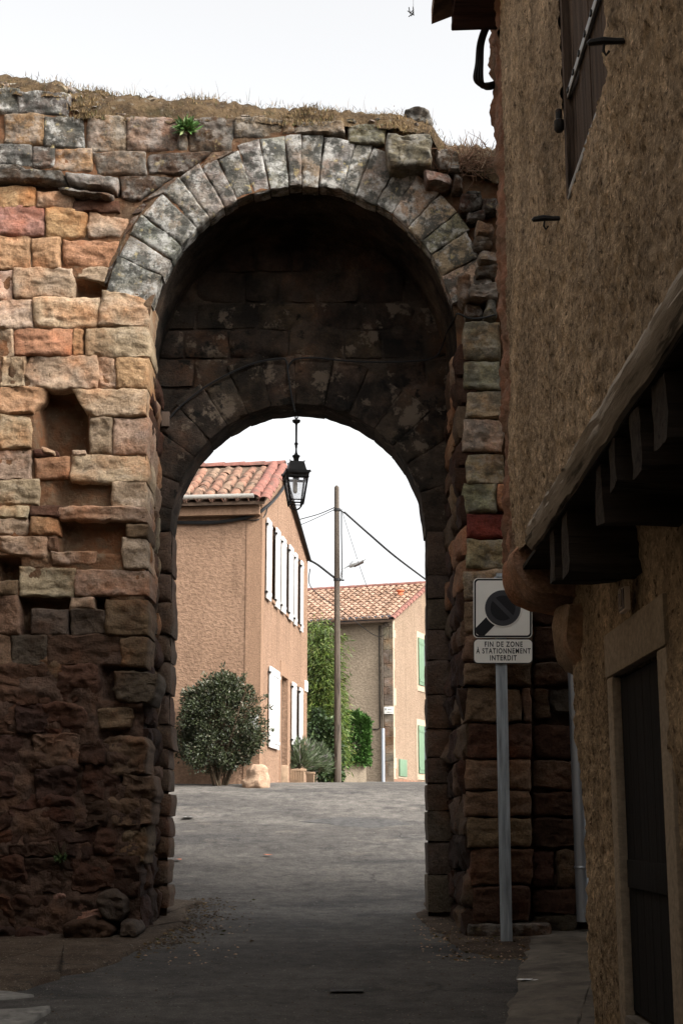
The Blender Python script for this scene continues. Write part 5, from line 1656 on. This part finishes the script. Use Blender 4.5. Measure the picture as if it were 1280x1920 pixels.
# ---- laurel hedge on a low wall
HY = 41.0
lw = thing('low_wall', (at(662,1468,HY).x, HY, gz(HY)), 'low rendered garden wall under the laurel hedge right of the pole', 'wall')
a, b = at(618, 1470, HY), at(686, 1470, HY)
zt_ = at(660, 1431, HY).z
roughen(MB().box((a.x, HY, gz(HY)-.2), (b.x, HY+.5, zt_)).build('wall_body', M['trim'], lw), 3, .03, 2, 1)
roughen(MB().box((a.x-.02, HY-.03, zt_+.002), (b.x+.01, HY+.52, zt_+.07)).build('coping', M['concrete'], lw), 3, .012, 2, 2)
hdg = thing('laurel_hedge', (at(662,1431,HY).x, HY+.2, zt_), 'clipped bright green laurel hedge on the low wall right of the pole', 'hedge')
cs = []
hx0, hx1 = at(632,1400,HY).x, at(689,1400,HY).x
hz1 = at(660,1338,HY).z
for k in range(6500):
    u, w, t = random.random(), random.random(), random.random()
    edge_ = random.choice('ftrl')
    if edge_ == 'f': w = random.random()**3*.25
    if edge_ == 't': t = 1-random.random()**3*.2
    if edge_ == 'r': u = 1-random.random()**3*.2
    X = hx0 + (hx1-hx0)*u; zz_ = zt_ + (hz1-zt_)*t*(1 - .13*max(0, (u-.55)/.45)**2) 
    p = Vector((X + random.gauss(0,.03), HY + .75*w - .1, zz_ + random.gauss(0,.03) + .06*noise.noise(Vector((X*3, w, 1)))))
    cs.append((p, Vector(((u-.5), -1.0, t-.3))))
v, f = leafset(cs, .13, .45, .1, 0, .5)
mk('foliage', v, f, M['leaf_hedge'], hdg, False)
mm = MB()
for k in range(6):
    X = hx0 + (hx1-hx0)*(k+.5)/6
    mm.tube([(X, HY+.25, zt_-.05), (X+.04, HY+.25, zt_+.5), (X, HY+.3, zt_+.9)], [.02,.015,.008], 5)
mm.build('stems', M['stem'], hdg)

# ---- utility pole with street lamp and wires
UY = 35.0
ub, ut = at(633, 1476, UY), at(631, 915, UY)
ub.z = gz(UY) - .1
up = thing('utility_pole', (ub.x, UY, gz(UY)), 'tall weathered wooden utility pole beyond the arch carrying a lamp and wires', 'pole')
MB().tube([ub, ub.lerp(ut, .5), ut], [.088, .075, .06], 12).build('shaft', M['polewood'], up)
MB().lathe([(.062,0),(.055,.03),(.01,.07)], ut, 10).build('pole_cap', M['polewood'], up)
U = lambda px, py, dy=0: at(px, py, UY+dy)
MB().lathe([(.085,-.03),(.085,.03)], U(632,956), 10).build('clamp', M['iron'], up)
MB().lathe([(.09,-.03),(.09,.03)], U(632,1087), 10).build('clamp', M['iron'], up)
MB().tube([U(636,956), U(646,962)], .02, 6).build('insulator', M['iron'], up)
MB().tube([U(634,1087), U(645,1088)], .022, 6).build('insulator', M['iron'], up)
MB().tube([U(640,955,-.08), U(640,1000,-.08), U(641,1050,-.08), U(641,1085,-.08)], .016, 6).build('conduit', M['cable'], up)
arm = MB().tube([U(639,1085), U(640,1075), U(642,1068), U(648,1063), U(655,1061), U(660,1059)], .022, 8).build('lamp_arm', M['lamp_grey'], up)
lh = MB()
pA, pB = U(655,1062), U(687,1047)
ax = (pB-pA)
vv, ff = [], []
for i in range(11):
    t = i/10
    c_ = pA.lerp(pB, t) + Vector((0,0,0))
    rr = .13*math.sin(math.pi*min(1, .08+.92*t)**.75)**.7 if i < 10 else .004
    rr = max(rr, .004)
    for k in range(12):
        a_ = 2*math.pi*k/12
        vv.append(c_ + Vector((0, math.cos(a_)*rr*1.3, math.sin(a_)*rr*(.9 if math.sin(a_) > 0 else .45))))
for i in range(10):
    for k in range(12):
        ff.append((i*12+k, i*12+(k+1)%12, (i+1)*12+(k+1)%12, (i+1)*12+k))
lh.add(vv, ff); lh.build('lamp_head', M['lamp_grey'], up)
MB().obox(pA.lerp(pB, .55) + Vector((0,0,-.06)), ax*.28, Vector((0,.07,0)), Vector((0,0,.012))).build('lamp_glass', M['plate_dark'], up, False)
wire('overhead_cable', [U(645,960), U(690,1000), U(740,1043), at(797,1086,40), at(850,1125,44)], .028, 'thick black cable running from the pole top down to the right')
wire('overhead_cable', [U(632,1087), U(615,1074), U(597,1060), far_top + Vector((.02,0,0))], .030, 'thick black cable sagging from the pink house gable to the pole')
wire('overhead_wire', [U(630,950), U(600,963), at(565,973,33.6), at(520,985,31.5)], .012, 'thin wire leaving the pole top to the left, upper of two')
wire('overhead_wire', [U(630,954), U(600,968), at(566,983,33.6), at(520,1000,31.5)], .009, 'thin wire leaving the pole top to the left, lower of two')
wire('overhead_wire', [U(642,962), U(662,1025), U(684,1090), at(705,1140,48)], .007, 'hair-thin wire slanting from the pole top to the far house roof')
wire('overhead_wire', [far_top + Vector((0,0,-.2)), at(580,1095,38), at(600,1118,42), at(640,1145,47), at(700,1190,48.9), at(722,1190,48.9)], .012, 'thin slack wire from the pink house corner to the far house wall')

# ================================================================== FAR HOUSE
FY = 49.0
fc = at(738, 1468, FY)
FZ = gz(FY)
frot = -R(20)
FF = Frame((fc.x, FY, FZ), frot)
fh = thing('far_house', (fc.x, FY, FZ), 'far house with grey side, cream gable, green shutters and mottled tile roof', 'house', None, frot)
fe = FF.hit(735, 1158, 1, 0).z
rpt = FF.hit(801, 1087, 0, .1)
frd, frz = 4.0, FF.hit(795, 1108, 0, .08)
slope = (frz.z - fe)/frz.y
frd = 4.3
frz = fe + slope*frd
FL = 9.0
MB().poly([(-.002,0,-.5),(-FL,0,-.5),(-FL,0,fe),(-.002,0,fe)], (0,.3,0)).build('wall', M['grey_render'], fh, False, False)
MB().poly([(0,.002,-.5),(0,2*frd,-.5),(0,2*frd,fe),(0,frd,frz),(0,.002,fe)], (-.3,0,0)).build('wall', M['cream'], fh, False, False)
MB().box((-FL, 2*frd-.3, -.5), (-.301, 2*frd, fe)).build('wall', M['grey_render'], fh, False, False)
MB().box((-FL, .301, -.5), (-FL+.3, 2*frd-.301, fe)).build('wall', M['grey_render'], fh, False, False)
qx = FF.hit(719, 1300, 1, 0).x
z = -.1; k = 0
while z < fe-.2:
    h = random.uniform(.24, .5)
    if z + h > fe-.15: h = fe - .15 - z
    split = random.random() < .5
    xm = qx*random.uniform(.35,.6)
    segs = [(qx, xm-.008), (xm+.008, .012)] if split else [(qx*random.uniform(.92,1.0), .012)]
    for (xa, xb) in segs:
        s_ = bevel(MB().box((xa, -.018-random.uniform(0,.012), z+.008), (xb, .05, z+h-.008)).build('quoin', M['stone'], fh, False, False), .008, 1)
        s_.color = (*jit((.26,.205,.15), .2), 1)
    z += h; k += 1
# pale toothed edge on the gable side
z = -.1
while z < fe-.2:
    h = random.uniform(.25,.4); w = random.choice((.1,.16,.28))
    MB().box((.001, -.016, z), (.015, w, z+h-.01)).build('edge_stone', M['trim_pale'], fh, False, False)
    z += h
# green shutters and trims on the gable
def fy_(px, py): return FF.hit(px, py, 0, .05).y
def fz_(px, py): return FF.hit(px, py, 0, .05).z
for (a, b, t, bt, nm) in ((785,795,1196,1284,'up'),(785,795,1360,1450,'low')):
    y0, y1 = fy_(a, (t+bt)/2), fy_(a, (t+bt)/2) + .62
    z1, z0 = fz_(787, t), fz_(787, bt)
    s_ = bevel(MB().box((.03, y0, z0), (.07, y1, z1)).build('shutter', M['green_wood'], fh, False, False), .008)
    for tt in (.1, .88):
        MB().box((.071, y0+.02, z0+(z1-z0)*tt-.04), (.085, y1-.02, z0+(z1-z0)*tt+.04)).build('batten', M['green_wood'], s_, False, False)
    wn = MB().box((.002, y1+.03, z0), (.02, y1+.95, z1)).build('window', M['glass_far'], fh, False, False)
    MB().box((.021, y1+.45, z0+.02), (.03, y1+.52, z1-.02)).build('frame', M['white_wood'], wn, False, False)
    bevel(MB().box((.03, y1+1.0, z0), (.07, y1+1.62, z1)).build('shutter', M['green_wood'], fh, False, False), .008)
    MB().box((.001, y0-.12, z0-.22), (.016, y0-.005, z1+.22)).build('window_trim', M['trim_pale'], fh, False, False)
    MB().box((.001, y0-.004, z1+.01), (.016, y1+1.7, z1+.22)).build('window_trim', M['trim_pale'], fh, False, False)
    MB().box((.001, y0-.004, z0-.22), (.03, y1+1.7, z0-.01)).build('window_trim', M['trim_pale'], fh, False, False)
y0, y1 = FF.hit(747, 1440, 0, .0).y, FF.hit(760, 1440, 0, .0).y
z1, z0 = FF.hit(753, 1424, 0, 0).z, FF.hit(753, 1456, 0, 0).z
bx = bevel(MB().box((.0, y0, z0), (.06, y1, z1)).build('meter_box', M['green_wood'], fh, False, False), .01)
MB().box((.0, y0-.06, z0-.06), (.02, y1+.06, z0-.001)).build('window_trim', M['trim_pale'], fh, False, False)
# plinth stains: rough base course
MB().box((.001, .0, -.5), (.03, 2*frd, .12)).build('plinth', M['brick'], fh, False, False)
# street name plate on the quoins, its small print too fine to read
p0, p1 = FF.hit(720, 1325.5, 1, -.03), FF.hit(737, 1338.5, 1, -.03)
pl_ = bevel(MB().box((p0.x, -.06, p1.z), (p1.x, -.035, p0.z)).build('street_plate', M['sign_white'], fh, False, False), .008)
wv = p1.x-p0.x; hv = p0.z-p1.z
MB().box((p0.x+wv*.13, -.064, p1.z+hv*.52), (p0.x+wv*.24, -.0605, p1.z+hv*.80)).build('emblem', M['sign_grey'], pl_, False, False)
xx = p0.x + wv*.40
while xx < p0.x+wv*.82:
    w = random.uniform(.012,.02); MB().box((xx, -.0635, p1.z+hv*.58), (xx+w, -.0605, p1.z+hv*.68)).build('letter_stroke', M['sign_grey'], pl_, False, False); xx += w+.01
xx = p0.x + wv*.36
while xx < p0.x+wv*.92:
    w = random.uniform(.012,.02); MB().box((xx, -.0635, p1.z+hv*.20), (xx+w, -.0605, p1.z+hv*.29)).build('letter_stroke', M['sign_grey'], pl_, False, False); xx += w+.01
# gutter, downpipes, cable on the grey side
MB().tube([(-FL, -.34, fe-.10), (.06, -.34, fe-.06)], .10, 10).build('gutter', M['gutter_dark'], fh, True, False)
xq = FF.hit(716.5, 1280, 1, -.06).x
zk = FF.hit(716, 1366, 1, -.06).z
MB().tube([(xq, -.07, fe-.25), (xq, -.07, zk)], .035, 8).build('downpipe', M['polewood'], fh, True, False)
MB().tube([(xq+.02, -.08, zk), (xq+.02, -.08, -.1)], .06, 10).build('downpipe', M['zinc'], fh, True, False)
MB().tube([(xq-.11, -.03, fe-.25), (xq-.11, -.03, zk+.02), (xq-.11-.05, -.03, zk-.01), (FF.hit(694,1367,1,0).x, -.03, zk-.01)], .02, 6).build('wall_cable', M['cable'], fh, True, False)
# roof with tile rows
ov = .42
roof2 = MB().add([(-FL,-ov,fe-ov*slope-.02),(.14,-ov,fe-ov*slope-.02),(.14,frd,frz),(-FL,frd,frz),(.14,2*frd+ov,fe-ov*slope-.02),(-FL,2*frd+ov,fe-ov*slope-.02),
                  (-FL,-ov,fe-ov*slope+.05),(.14,-ov,fe-ov*slope+.05),(.14,frd,frz+.07),(-FL,frd,frz+.07),(.14,2*frd+ov,fe-ov*slope+.05),(-FL,2*frd+ov,fe-ov*slope+.05)],
                 [(0,1,2,3),(3,2,4,5),(9,8,7,6),(11,10,8,9),(0,6,7,1),(1,7,8,2),(2,8,10,4),(4,10,11,5),(0,3,9,6),(3,5,11,9)]).build('roof', M['tile_under'], fh, False, False)
sl2 = math.atan(slope); SL2 = (frd+ov)/math.cos(sl2)
tv, tf = [], []
ct, stn = math.cos(sl2), math.sin(sl2)
for c in range(33):
    x = -.12 - .235*c
    for r in range(int(SL2/.35)):
        s = -.03 + r*.35
        n5 = 5
        base = len(tv)
        xo = x + random.uniform(-.015,.015); lift = random.uniform(0,.015)
        for (ss, rr, hh) in ((s, .112, .055), (s+.45, .09, .02)):
            for k in range(n5+1):
                a_ = math.pi*k/n5
                X = xo + rr*math.cos(a_); H = rr*math.sin(a_)*.85 + hh + lift
                tv.append((X, -ov + ss*ct - H*stn, fe-ov*slope+.03 + ss*stn + H*ct))
        for k in range(n5):
            tf.append((base+k+1, base+k, base+n5+1+k, base+n5+2+k))
        tf.append(tuple(base+k for k in range(n5+1)))
ro2 = mk('roof_tiles', tv, tf, M['tile_far'], roof2, False, None, False); ro2['kind'] = 'stuff'
for r in range(14):      # red verge tiles on the gable edge
    s = -.03 + r*.34
    if s > SL2-.1: break
    add_tile(TMN, Matrix.Translation((.12, -ov + s*ct - .05*stn, fe-ov*slope+.06 + s*stn)) @ Matrix.Rotation(sl2+R(2), 4, 'X'), roof2)
for k in range(22):
    add_tile(RT, Matrix.Translation((.16-.44*k, frd, frz+.07)) @ Matrix.Rotation(R(90), 4, 'Z'), roof2, 'ridge_tile')
cb = FF.hit(750, 1132, 0, -.55)
MB().lathe([(.10,-.25),(.10,.30),(.125,.31),(.125,.36),(.10,.37),(.10,.44),(.16,.45),(.16,.49),(.05,.52)], (-.55, cb.y, cb.z), 12).build('chimney_pipe', M['red_cap'], fh, True, False)

# ================================================================== LITTER AND GRIT
def grit(name, n, sampler, s0, s1, mat, label):
    v, f = [], []
    for _ in range(n):
        p = sampler()
        s = random.uniform(s0, s1)
        n0_ = len(v)
        for d in ((1,0,0),(-1,0,0),(0,1,0),(0,-1,0),(0,0,.7)):
            v.append(Vector((p[0], p[1], gh(p[0], p[1])+.012)) + Vector(d)*s*random.uniform(.6,1.3))
        f += [(n0_, n0_+2, n0_+4), (n0_+2, n0_+1, n0_+4), (n0_+1, n0_+3, n0_+4), (n0_+3, n0_, n0_+4)]
    o = mk(name, v, f, mat, None, False)
    place(o, label, None, None, 'stuff')
def samp_wall():
    if random.random() < .6:
        return (random.uniform(-4.2, -1.5), 13.95 - abs(random.gauss(0, .5)))
    return (-1.75 + abs(random.gauss(0,.25)), random.uniform(13.6, 17))
grit('grit', 1500, samp_wall, .004, .022, M['dirt'], 'small grit and crumbs of stone at the foot of the left wall')
grit('pale_grit', 420, lambda: (random.uniform(-2.5, 2.2), random.uniform(9, 24)), .003, .012, M['pale_concrete'], 'pale stone chips scattered over the lane')
grit('lane_pebbles', 900, lambda: (random.uniform(-2.2, 1.6), 8.6 + 8*random.random()**1.3), .003, .011, M['dirt'], 'small pebbles and crumbs lying on the lane in front of the gate')
grit('rubble', 320, lambda: (random.choice((1, 1, 1, -1))*random.uniform(.75, 1.7)-.1, random.uniform(12.2, 15.5)), .004, .018, M['boulder'], 'crumbs of stone and litter by the right pier')
cs = []
for _ in range(500):
    p = samp_wall() if random.random() < .6 else (random.uniform(.8, 1.6), random.uniform(12.4, 14.6))
    cs.append((Vector((p[0], p[1], gh(*p)+.014)), Vector((random.gauss(0,1), random.gauss(0,1), .05))))
v, f = leafset(cs, .05, .35, 0, 0, .1)
place(mk('fallen_leaves', v, f, M['straw'], None, False), 'dry leaf and straw litter blown against the wall feet', None, None, 'stuff')
def scrap(name, px, py, w, h, mat, label, cat, rz=0):
    p = atg(px, py)
    n = 5; v, f = [], []
    for j in range(n):
        for i in range(n):
            x, y = (i/(n-1)-.5)*w, (j/(n-1)-.5)*h
            v.append((x*math.cos(rz)-y*math.sin(rz), x*math.sin(rz)+y*math.cos(rz), .012*noise.noise(Vector((x*14+px, y*14, 1))) + .01))
    f = [(j*n+i, j*n+i+1, (j+1)*n+i+1, (j+1)*n+i) for j in range(n-1) for i in range(n-1)]
    o = mk(name, v, f, M[mat], None, True)
    o.location = (p.x, p.y, gh(p.x, p.y)+(.022 if name != 'metal_plate' else .004))
    place(o, label, cat)
scrap('paper_scrap', 988, 1846, .14, .10, 'paper', 'white paper scrap on the lane beside the concrete apron', 'litter', .3)
scrap('paper_scrap', 1092, 1791, .09, .05, 'paper', 'small pale scrap lying on the concrete apron', 'litter', -.2)
scrap('paper_scrap', 353, 1536, .16, .30, 'paper', 'white crumpled scrap on the road beyond the left jamb', 'litter', .1)
scrap('red_scrap', 333, 1616, .10, .16, 'red_cap', 'red scrap lying on the road by the left jamb', 'litter', .2)
scrap('red_scrap', 502, 1607, .07, .14, 'red_cap', 'small red scrap in the middle of the road', 'litter', .8)
scrap('metal_plate', 650, 1861, .24, .15, 'tar', 'small dark rectangular cover plate set in the lane', 'cover', 0)

for o in list(bpy.data.objects):
    if o.type == 'MESH' and o.name.startswith('tmp_'): bpy.data.objects.remove(o)
